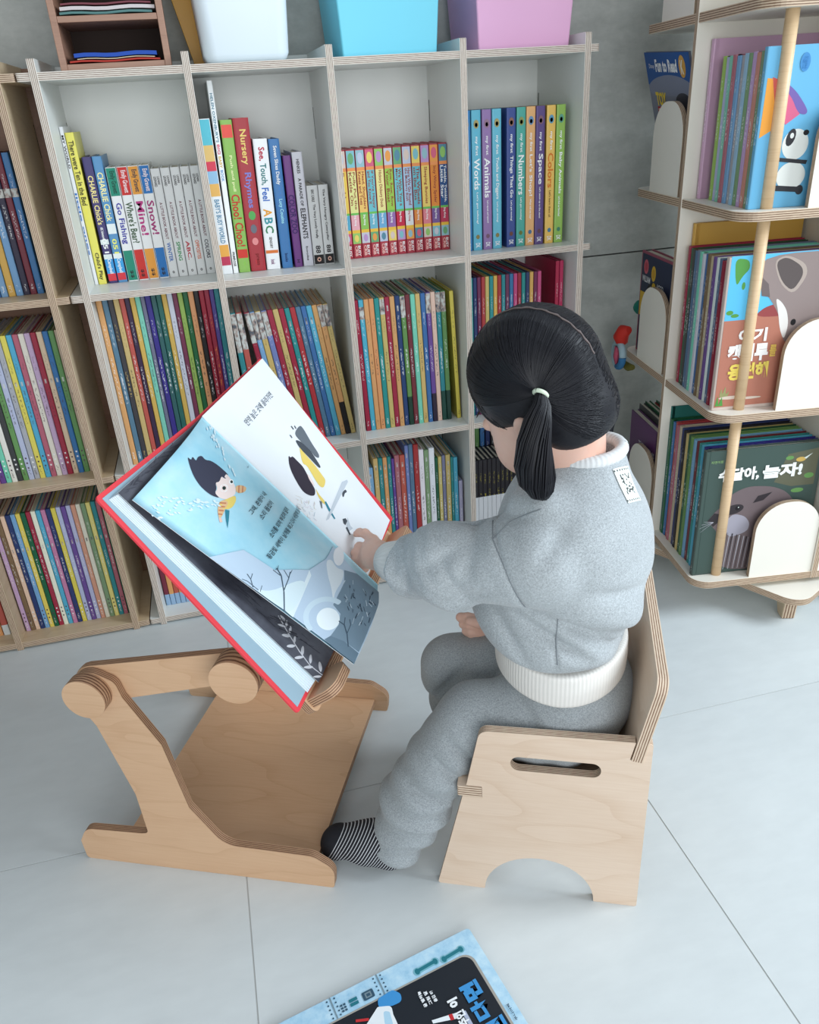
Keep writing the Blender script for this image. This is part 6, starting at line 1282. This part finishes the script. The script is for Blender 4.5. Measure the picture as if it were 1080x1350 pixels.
def chain(P, pts, k=.006):
    d = None
    for (a, ra), (b, rb) in zip(pts, pts[1:]):
        s = seg(P, a, b, ra, rb); d = s if d is None else smin(d, s, k)
    return d
WR = (-.098, .192, .537)
def hands(P):
    d = seg(P, (.02, .10, .58), WR, .030, .0215)
    d = smin(d, seg(P, WR, (-.122, .218, .530), .0215, .024), .01)
    ks = [((-.1330, .2560, .5340), .0115), ((-.1410, .2500, .5230), .0118), ((-.1450, .2400, .5130), .0112), ((-.1455, .2280, .5050), .0105)]
    for p, r in ks: d = smin(d, seg(P, (-.112, .212, .530), p, .019, r), .012)
    d = smin(d, chain(P, [((-.133, .256, .534), .0098), ((-.152, .2765, .5365), .0084), ((-.1655, .2890, .5310), .0076), ((-.1745, .2965, .5235), .0062)], .004), .003)     # index finger, pointing
    for (p, r), q, s in zip(ks[1:], ((-.1605, .262, .5165), (-.1655, .254, .5085), (-.1630, .243, .5010)), ((-.1430, .262, .500), (-.1480, .252, .492), (-.1475, .241, .486))):
        d = smin(d, chain(P, [(p, r * .85), (q, .0088), (s, .0078)], .004), .0025)
    d = smin(d, chain(P, [((-.110, .214, .520), .013), ((-.130, .240, .507), .0100), ((-.141, .256, .501), .0080)]), .006)      # thumb folded below
    # right hand resting on the lap, loosely closed
    e = seg(P, (.19, .30, .47), (.090, .255, .392), .030, .020); e = smin(e, ell(P, (.062, .248, .372), (.026, .017, .029)), .012)
    for i in range(4):
        z = .391 - .0145 * i; e = smin(e, chain(P, [((.058, .240, z), .0098), ((.032 + .003 * i, .243, z + .001), .0090), ((.018 + .005 * i, .250, z - .004), .0078), ((.030 + .004 * i, .258, z - .006), .0065)], .004), .0022)
    e = smin(e, chain(P, [((.072, .238, .388), .011), ((.052, .228, .393), .0090), ((.036, .229, .394), .0072)]), .004)
    return np.minimum(d, e)
def body_f(P):
    Q = (P - HC) @ HB.T; d = skull(Q)
    d = smin(d, seg(P, hp(-.025, 0, -.055), (.205, .15, .70), .043, .047), .02)
    d = smin(d, seg(P, (.205, .15, .62), (.20, .15, .33), .075, .085), .03)
    d = smin(d, seg(P, (.2, .07, .645), (.2, .23, .645), .04), .03)
    d = smin(d, seg(P, (.19, .06, .635), (.02, .10, .58), .036, .030), .01); d = smin(d, seg(P, (.19, .24, .635), (.19, .30, .47), .036, .030), .01)
    d = np.minimum(d, hands(P))
    d = smin(d, seg(P, (.19, .10, .31), (.05, .084, .300), .06, .042), .01); d = smin(d, seg(P, (.05, .084, .300), (-.085, .026, .07), .042, .028), .01)
    d = smin(d, seg(P, (.19, .20, .33), (.0, .24, .275), .06, .042), .01); d = smin(d, seg(P, (.0, .24, .275), (.045, .235, .08), .042, .028), .01)
    d = smin(d, seg(P, (-.10, .024, .045), (-.19, .03, .022), .026, .017), .01); d = smin(d, seg(P, (.045, .235, .05), (-.03, .24, .022), .024, .016), .01)
    return d
link('body', nets(body_f, (-.25, -.05, -.01), (.36, .38, .99), .0030, 'body', [SKIN]), kid)

def waves(P, seed, k, amp, stretch=(1, 1, 1)):
    r = np.random.RandomState(seed); o = 0
    for _ in range(5):
        v = r.normal(size=3) * np.array(stretch); v = v / np.linalg.norm(v) * k * r.uniform(.6, 1.5); o = o + np.sin(P @ v + r.uniform(0, 6) + 1.2 * np.sin(P @ (v[[1, 2, 0]] * .6)))
    return o * amp / 5
def crease(P, a, b, w, depth):
    """a soft groove along a line"""
    d = seg(P, a, b, 0.0); return depth * np.exp(-(d / w) ** 2)
def near(P, a, b, w, depth, y0=.11):
    """crease drawn on the side that faces -y, given by (x, z) points"""
    Q = P[..., [0, 2]]; a = np.array(a); dd = np.array(b) - a; t = np.clip(((Q - a) @ dd) / (dd @ dd), 0, 1); r = np.linalg.norm(Q - a - t[..., None] * dd, axis=-1)
    return depth * np.exp(-(r / w) ** 2) * np.sin(np.clip(t, .04, .96) * PI) ** .5 * (P[..., 1] < y0)
def shirt_f(P):
    d = ell(P, (.205, .150, .600), (.122, .134, .150)); d = smin(d, ell(P, (.180, .150, .498), (.128, .128, .118)), .05)
    d = smin(d, seg(P, (.195, .080, .652), (.200, .225, .652), .062), .05)
    d = smin(d, seg(P, (.205, .152, .690), (.222, .153, .742), .060, .052), .035)
    d = smax(d, -seg(P, (.222, .153, .762), (.20, .150, .82), .043, .055), .006); d = smin(d, seg(P, (.135, .085, .700), (.165, .060, .712), .020), .03)
    ax = seg(P, (.165, .062, .632), (.030, .098, .590), .074, .062)
    sl = smin(ax, seg(P, (.030, .098, .590), (-.042, .140, .562), .060, .047), .03); sl = smin(sl, seg(P, (-.042, .140, .562), (-.075, .164, .549), .053, .036), .012)
    t_ = np.clip((.16 - P[..., 0]) / .2, 0, 1); sl = sl + .0010 * np.sin(P @ np.array([150, -60, 210]) + 2 * np.sin(P @ np.array([20, 60, 30]))) * t_ + waves(P, 5, 50, .008) * t_
    sl = sl + near(P, (.085, .700), (.055, .60), .012, .007) + near(P, (.062, .655), (-.01, .605), .010, .006) + near(P, (.10, .60), (.02, .555), .010, .006) + near(P, (-.03, .60), (-.045, .53), .008, .005) + near(P, (.02, .625), (.06, .57), .008, .005)
    d = smin(d, sl, .007); d = d + near(P, (.088, .700), (.122, .630), .0032, .0055) + near(P, (.122, .630), (.146, .570), .0032, .0055)     # armhole seam
    sr = smin(seg(P, (.19, .24, .64), (.19, .295, .49), .070, .058), seg(P, (.19, .295, .49), (.118, .268, .410), .058, .040), .02); d = smin(d, sr, .02)
    low = np.clip((.62 - P[..., 2]) / .16, 0, 1)
    d = d + low * (.0065 * np.sin(P[..., 2] * 62 + P[..., 0] * 38 + 2.2 * np.sin(P[..., 0] * 17)) + waves(P, 9, 34, .010))
    d = d + near(P, (.135, .545), (.235, .475), .010, .011) + near(P, (.155, .560), (.300, .500), .011, .010) + near(P, (.200, .545), (.305, .455), .009, .009) + near(P, (.10, .53), (.15, .465), .010, .008) + near(P, (.235, .60), (.315, .575), .010, .006) + near(P, (.185, .53), (.190, .455), .004, .004) + near(P, (.16, .655), (.20, .70), .012, .005) + waves(P, 2, 24, .008)
    hem = .449 + .010 * np.sin(P[..., 0] * 22) + .02 * (P[..., 0] - .2); d = smax(d, hem - P[..., 2], .012)
    end = (P - np.array([-.040, .139, .560])) @ (np.array([-.78, .57, -.26]) / 1.0); d = smax(d, np.where(P[..., 0] < .02, end, -1), .006)
    e2_ = (P - np.array([.112, .264, .404])) @ (np.array([-.072, -.027, -.08]) / .111); d = smax(d, np.where((P[..., 2] < .46) & (P[..., 1] > .2) & (P[..., 0] < .16), e2_, -1), .006)
    return d
shirt = link('sweatshirt', nets(shirt_f, (-.12, -.05, .38), (.36, .39, .78), .0034, 'sweatshirt', [FLEECE]), kid)
def hem_f(P):
    q = P.copy(); zc = .420 + .006 * np.sin(P[..., 0] * 22) + .02 * (P[..., 0] - .2)
    r = np.sqrt(((P[..., 0] - .195) / .106) ** 2 + ((P[..., 1] - .150) / .124) ** 2); d = (r - 1) * .115
    sag = (P[..., 2] - zc); d = d + .0015 * np.sin(P[..., 2] * 30) + waves(P, 12, 30, .002) - .0 * sag + .10 * np.clip(-sag, 0, .05)
    d = smax(d, np.abs(sag) - .029, .006); return d
link('hem_band', nets(hem_f, (.05, -.01, .36), (.34, .31, .48), .003, 'hem_band', [m_rib('white_rib_hem', (232, 228, 222), (0, .195, 1, .15), 120)]), shirt)
def tube_part(name, pts, rad, mat_, parent, n=28, cap=True):
    m = MB(); m.tube(pts, rad, n, 0, cap); return m.obj(name, [mat_], parent)
RIB = m_rib('white_rib_cuff', (234, 232, 228), (1, .17, 2, .545), 34)
tube_part('cuff', [(-.022, .126, .567), (-.044, .141, .559), (-.066, .160, .550), (-.086, .179, .5415), (-.0885, .1815, .5405)], [.036, .0385, .0370, .0320, .027], RIB, shirt)
tube_part('cuff', [(.128, .268, .418), (.112, .264, .406), (.098, .258, .396), (.090, .2555, .390)], [.028, .030, .028, .0245], RIB, shirt)
cp = []
for i in range(33):
    a = 2 * PI * i / 32; cp.append((.222 + .049 * math.cos(a), .153 + .049 * math.sin(a), .757 + .006 * math.cos(a)))
tube_part('collar', cp, .0095, m_rib('white_rib_collar', (226, 228, 228), (0, .21, 1, .15), 50), shirt, 12, False)
from mathutils.bvhtree import BVHTree
bv = BVHTree.FromPolygons([v.co.copy() for v in shirt.data.vertices], [tuple(p.vertices) for p in shirt.data.polygons])
def on_shirt(px_dir, c, u, v, nu, nv, off, name, mats, parent, painter=None):
    m = MB(); dn = px_dir.normalized(); g = {}
    for i in range(nu + 1):
        for j in range(nv + 1):
            p = c + u * (i / nu - .5) + v * (j / nv - .5) + dn * .12; h_ = bv.ray_cast(p, -dn); q = h_[0] if h_[0] else c
            g[i, j] = len(m.v); m.v.append(tuple(q + dn * off))
    for i in range(nu):
        for j in range(nv): m.face((g[i, j], g[i + 1, j], g[i + 1, j + 1], g[i, j + 1]), painter(i, j) if painter else 0, None, True)
    return m.obj(name, mats, parent)
def seam(name, pts, r, mat_, parent, tgt, d=Vector((0, -1, .35))):
    m = MB(); d = d.normalized(); P = []
    for (x0, z0), (x1, z1) in zip(pts, pts[1:]):
        for k in range(8):
            t = k / 8; p = Vector((x0 + (x1 - x0) * t, .05, z0 + (z1 - z0) * t)) + d * .25; h_ = tgt.ray_cast(p, -d)
            if h_[0]: P.append(tuple(h_[0] + d * r * .2))
    if len(P) > 2: m.tube(P, r, 6); m.obj(name, [mat_], parent)
SEAM = mat('seam_grey', (132, 138, 142), .95)
seam('armhole_seam', [(.092, .70), (.098, .665), (.118, .625), (.134, .585), (.146, .558)], .0009, SEAM, shirt, bv)
seam('shoulder_seam', [(.098, .665), (.120, .690), (.150, .708), (.165, .715)], .0009, SEAM, shirt, bv)
seam('side_seam', [(.190, .545), (.188, .50), (.192, .458)], .0009, SEAM, shirt, bv)
pc_ = Vector((.262, .135, .700)); pdir = Vector((.45, -.62, .62)); pu_ = Vector((.80, .60, .02)).normalized() * .036; pv_ = Vector((.42, -.30, -.85)).normalized() * .052
rp = random.Random(4); pat = {(i, j): (1 if (rp.random() < (.34 if 3 < j < 16 and 2 < i < 12 else 0.0)) or (j in (1, 19)) and i % 2 == 0 else 0) for i in range(15) for j in range(22)}
lp = on_shirt(pdir, pc_, pu_, pv_, 14, 21, .0016, 'label_patch', [mat('patch_cloth', (228, 234, 228), .8), ink((70, 74, 72))], shirt, lambda i, j: pat.get((i, j), 0))
lp['label'] = 'small off-white woven label with black print'
def pants_f(P):
    d = ell(P, (.205, .150, .335), (.112, .128, .100))
    n1 = smin(seg(P, (.20, .098, .315), (.052, .084, .302), .080, .058), seg(P, (.052, .083, .300), (-.044, .045, .135), .058, .060), .02); n1 = smin(n1, seg(P, (-.044, .045, .135), (-.076, .028, .062), .060, .046), .02)
    f1 = smin(seg(P, (.20, .205, .330), (.010, .240, .278), .078, .062), seg(P, (.010, .240, .278), (.018, .238, .150), .062, .056), .02); f1 = smin(f1, seg(P, (.018, .238, .15), (.045, .235, .075), .056, .044), .02)
    k = np.clip((.34 - P[..., 2]) / .2, 0, 1)
    wv = .0055 * np.sin(P @ np.array([70, 10, 95]) + 2.4 * np.sin(P @ np.array([25, 12, -18]))) * k + waves(P, 21, 34, .011)
    n1 = n1 + wv * .8 + near(P, (.125, .395), (.165, .345), .009, .013, .14) + near(P, (.155, .40), (.205, .355), .008, .011, .14) + near(P, (.18, .385), (.27, .375), .008, .006, .14) + near(P, (.025, .305), (.085, .245), .008, .009, .14) + near(P, (.0, .275), (.06, .215), .008, .009, .14) + near(P, (-.04, .21), (.03, .185), .009, .008, .14) + near(P, (-.09, .14), (.0, .12), .009, .009, .14) + near(P, (-.10, .09), (-.02, .085), .007, .008, .14)
    f1 = f1 + wv * .8 + near(P, (.03, .325), (-.03, .245), .009, .011, .3) + near(P, (.045, .27), (-.02, .19), .009, .010, .3)
    d = smin(d, n1, .018); d = smin(d, f1, .012)
    d = d + crease(P, (.06, .145, .34), (.17, .15, .42), .016, .022)
    d = smax(d, .2375 - P[..., 2] - np.where((P[..., 0] > .045), 0.0, 1.0), .006)      # flattened on the seat
    end = (P - np.array([-.082, .024, .048])) @ (np.array([-.28, 0, -.63]) / .69); d = smax(d, np.where((P[..., 0] < .0) & (P[..., 1] < .13), end, -1), .012)
    d = smax(d, .010 - P[..., 2], .006)
    return d
link('sweatpants', nets(pants_f, (-.16, -.07, -.005), (.34, .33, .46), .0034, 'sweatpants', [FLEECE2]), kid)
def m_sock():
    m = bpy.data.materials.new('striped_sock'); m.use_nodes = True; t = NT(m); b = t.n['Principled BSDF']; tc = t.new('ShaderNodeTexCoord').outputs['Object']; sp = t.new('ShaderNodeSeparateXYZ'); t.link(tc, sp.inputs[0])
    q = t.math('ADD', t.math('MULTIPLY', sp.outputs[0], -1.0), t.math('MULTIPLY', sp.outputs[2], 0.55)); f = t.math('FRACT', t.math('MULTIPLY', q, 185.0))
    st = t.math('MULTIPLY', t.math('LESS_THAN', f, 0.27), t.math('LESS_THAN', q, 0.216)); t.link(t.mix(st, lin((30, 31, 38)), lin((206, 208, 212))), b.inputs['Base Color']); b.inputs['Roughness'].default_value = .9; return m
SOCK = m_sock()
def sock_near(P):
    d = seg(P, (-.085, .026, .070), (-.128, .028, .044), .036, .036); d = smin(d, seg(P, (-.128, .028, .048), (-.180, .032, .038), .034, .030), .02); d = smin(d, ell(P, (-.192, .033, .030), (.026, .030, .024)), .015); d = smin(d, ell(P, (-.090, .025, .026), (.030, .028, .025)), .015)
    return smax(d, .0008 - P[..., 2], .004)
link('sock', nets(sock_near, (-.24, -.03, -.005), (-.03, .09, .13), .003, 'sock', [SOCK]), kid)
def sock_far(P):
    d = seg(P, (.047, .235, .085), (.045, .235, .040), .030, .030); d = smin(d, seg(P, (.045, .235, .030), (-.02, .24, .026), .028, .026), .015); return smax(d, .0008 - P[..., 2], .004)
link('sock', nets(sock_far, (-.07, .18, -.005), (.10, .29, .13), .003, 'sock', [SOCK]), kid)
# ---- face details
def hq(f, l, t): return hp(f + .010, l, t - .004)
for s in (-1, 1):
    m = MB(); m.tube([tuple(hq(.0955 - .0035 * abs(k - 2) * .6, s * (.021 + .0045 * k), -.0285 - .0008 * (2 - abs(k - 2)))) for k in range(5)], [.0004, .0010, .0012, .0010, .0004], 6); m.obj('eyelash', [mat('lash_dark', (30, 24, 24), .7)], kid)
    m = MB(); m.tube([tuple(hq(.0965 - .0014 * k, s * (.017 + .0062 * k), -.0045 + .0012 * (2 - abs(k - 2)))) for k in range(5)], [.0005, .0012, .0014, .0012, .0004], 6); m.obj('eyebrow', [mat('brow_dark', (70, 52, 46), .8)], kid)
    for a_ in (-.3, 0, .35):
        m = MB(); m.tube([tuple(hq(.0955, s * (.030 + .011 * a_), -.0290)), tuple(hq(.1035, s * (.031 + .016 * a_), -.0325))], [.0005, .0002], 5); m.obj('eyelash', [MATS['lash_dark']], kid)
m = MB(); m.tube([tuple(hq(.1005 - .010 * (abs(k - 3) / 3) ** 2, .0042 * (k - 3), -.0810)) for k in range(7)], [.0010, .0022, .0026, .0024, .0026, .0022, .0010], 8); m.tube([tuple(hq(.0995 - .010 * (abs(k - 3) / 3) ** 2, .0038 * (k - 3), -.0865)) for k in range(7)], [.0010, .0026, .0032, .0034, .0032, .0026, .0010], 8)
m.obj('lips', [mat('lip_pink', (206, 120, 116), .45)], kid)
# ---- hair
def m_hair():
    m = bpy.data.materials.new('black_hair'); m.use_nodes = True; t = NT(m); b = t.n['Principled BSDF']
    b.inputs['Base Color'].default_value = (*lin((24, 24, 30)), 1); b.inputs['Roughness'].default_value = 0.46; b.inputs['Specular IOR Level'].default_value = 0.32; return m
HAIR = m_hair()
CE = np.array([.003, 0, .014]); CRr = np.array([.096, .086, .092])       # cap ellipsoid
def cap_f(P):
    Q = (P - HC) @ HB.T; d = ell(Q, CE, CRr)
    d = smin(d, ell(Q, (-.026, 0, -.050), (.060, .068, .064)), .02)
    face = smin(ell(Q, (.128, 0, -.088), (.094, .120, .148)), ell(Q, (.034, .095, -.068), (.052, .05, .046)), .01)
    face = smin(face, ell(Q, (.034, -.095, -.068), (.052, .05, .046)), .01)
    d = smax(d, -face, .006); d = smax(d, -ell(Q, (.02, 0, -.13), (.10, .08, .05)), .01)
    d = d + .0004 * np.sin(np.arctan2(Q[..., 2] + .015, Q[..., 0] + .04) * 90) * np.clip(np.abs(Q[..., 1]) / .05, 0, 1)
    return d
hair = link('hair', nets(cap_f, HC - .16, HC + .16, .0028, 'hair', [HAIR]), kid)
rh = random.Random(11); TIE = HB @ (np.array([.158, .066, .872]) - HC)
def capp(q, e=0.0):
    q = np.array(q) - CE; n = np.linalg.norm(q / CRr); p = CE + q / n * (1 + e); return p
hbv = BVHTree.FromPolygons([v.co.copy() for v in hair.data.vertices], [tuple(q_.vertices) for q_ in hair.data.polygons])
HC0 = Vector(hp(-.004, 0, -.012))
def on_hair(q, off):
    """push a point (head coordinates) out to the hair surface"""
    w_ = Vector(hp(*q)); d_ = (w_ - HC0).normalized(); h_ = hbv.ray_cast(HC0 + d_ * .2, -d_)
    return np.array(h_[0] + d_ * off) if h_[0] else np.array(w_)
def strands(name, paths, r0, parent, mat_=None):
    m = MB()
    for P in paths:
        n = len(P); m.tube([tuple(p) for p in P], [r0 * (1.0 if 0 < i < n - 1 else .4) for i in range(n)], 3, 0, False)
    o = m.obj(name, [mat_ or HAIR], parent); o['kind'] = 'stuff'; return o
paths = []
for s in (1, -1):
    tie = capp(TIE * np.array([1, s, 1]), .004)
    for k in range(1300):
        an = rh.uniform(.05, 4.3); st = np.array((.100 * math.cos(an), s * rh.uniform(.0012, .006), .012 + .096 * math.sin(an)))
        if an > 3.4: st = np.array((-.096 + .035 * (an - 3.4), s * rh.uniform(.002, .012 + .055 * (an - 3.4)), -.013 - .10 * (an - 3.4)))
        e = rh.uniform(.0002, .0014); P = []
        for i in range(9):
            t = i / 8; q = st * (1 - t) + tie * t + np.array([0, s * .035 * math.sin(PI * t), 0]); P.append(on_hair(q, e * math.sin(PI * min(1, .1 + t * .9)) + .0002))
        paths.append(P)
    for k in range(200):       # fringe and side locks falling over the forehead
        a = rh.uniform(0, 1); st = capp((.035 + .05 * rh.random(), s * rh.uniform(.0, .03), .09)); en = capp((.100 - .062 * a, s * (.008 + .078 * a), .016 - .098 * a * a + rh.uniform(-.020, .010)))
        P = []
        for i in range(8):
            t = i / 7; q = st * (1 - t) + en * t; q = capp(q, .008 + .02 * t * t * 0) if t < .8 else capp(q, .004); P.append(hp(*q))
        paths.append(P)
for k in range(150):       # loose wisps at the nape and around the face
    s = rh.choice((1, 1, -1)); q0 = capp((-.07 + rh.uniform(-.02, .05), s * rh.uniform(.01, .075), -.06 + rh.uniform(-.01, .02))); P = []
    dv = np.array([rh.uniform(-.2, .3), s * rh.uniform(-.3, .3), -1.0]); L_ = rh.uniform(.02, .045)
    for i in range(6): P.append(hp(*(q0 * np.array([1.0, 1.0, 1.0]) + dv * L_ * i / 5 + np.array([.012, -s * .010, 0]) * (i / 5) ** 2)))
    paths.append(P)
strands('hair_strands', paths, .00075, hair)
pts = []
for i in range(40):         # the parting
    ph = .95 + 2.2 * i / 39; pts.append(tuple(on_hair((.106 * math.cos(ph), .0012 * math.sin(i * 1.7), .012 + .096 * math.sin(ph)), .0007)))
m = MB(); m.tube(pts, [.0009 + .0009 * rh.random() for _ in pts], 4); m.obj('parting', [mat('scalp', (112, 100, 98), .7)], hair)
def pigtail(s, pts, rr):
    tail = MB(); tail.tube(pts, [r * .86 for r in rr], 14); o = tail.obj('pigtail', [HAIR], hair); pp = []
    P = [np.array(p) for p in pts]; L_ = len(P)
    for k in range(230):
        a = rh.uniform(0, 2 * PI); q = math.sqrt(rh.uniform(.55, 1.0)); stop = rh.uniform(L_ - 1.5, L_ - .9); row = []
        for i in range(L_):
            t = (P[min(i + 1, L_ - 1)] - P[max(i - 1, 0)]); t /= np.linalg.norm(t); u = np.cross(t, [1, .2, 0]); u /= np.linalg.norm(u); w = np.cross(t, u); aa = a + .25 * i
            row.append(P[i] + (u * math.cos(aa) + w * math.sin(aa)) * rr[i] * q * 1.04)
            if i > stop: break
        pp.append(row)
    strands('pigtail_strands', pp, .0011, hair)
tl = hp(*capp(TIE, .03))
pigtail(1, [tuple(tl), (tl[0] + .001, tl[1] - .008, tl[2] - .013), (.156, .046, .842), (.152, .040, .815), (.152, .037, .786), (.157, .038, .762), (.163, .042, .744), (.167, .045, .733)], [.007, .012, .017, .021, .0245, .024, .017, .007])
tr = hp(*capp(TIE * np.array([1, -1, 1]), .03))
pigtail(-1, [tuple(tr), (tr[0] * .5 + .121, tr[1] * .5 + .12, tr[2] * .5 + .42), (.242, .242, .830), (.246, .243, .80), (.247, .241, .77), (.246, .240, .745), (.245, .240, .725), (.244, .24, .712)], [.007, .012, .016, .018, .018, .015, .010, .003])
for q, nm in ((tl, 1), (tr, -1)):
    c = Vector(q); ax = Vector(Bl * nm + np.array([0, 0, -.7])).normalized(); u = ax.orthogonal().normalized(); w = ax.cross(u)
    m = MB(); m.tube([tuple(c + (u * math.cos(2 * PI * i / 20) + w * math.sin(2 * PI * i / 20)) * .0085) for i in range(21)], .0028, 8, 0, False); m.obj('hair_tie', [mat('pale_green_band', (216, 228, 206), .6)], hair)
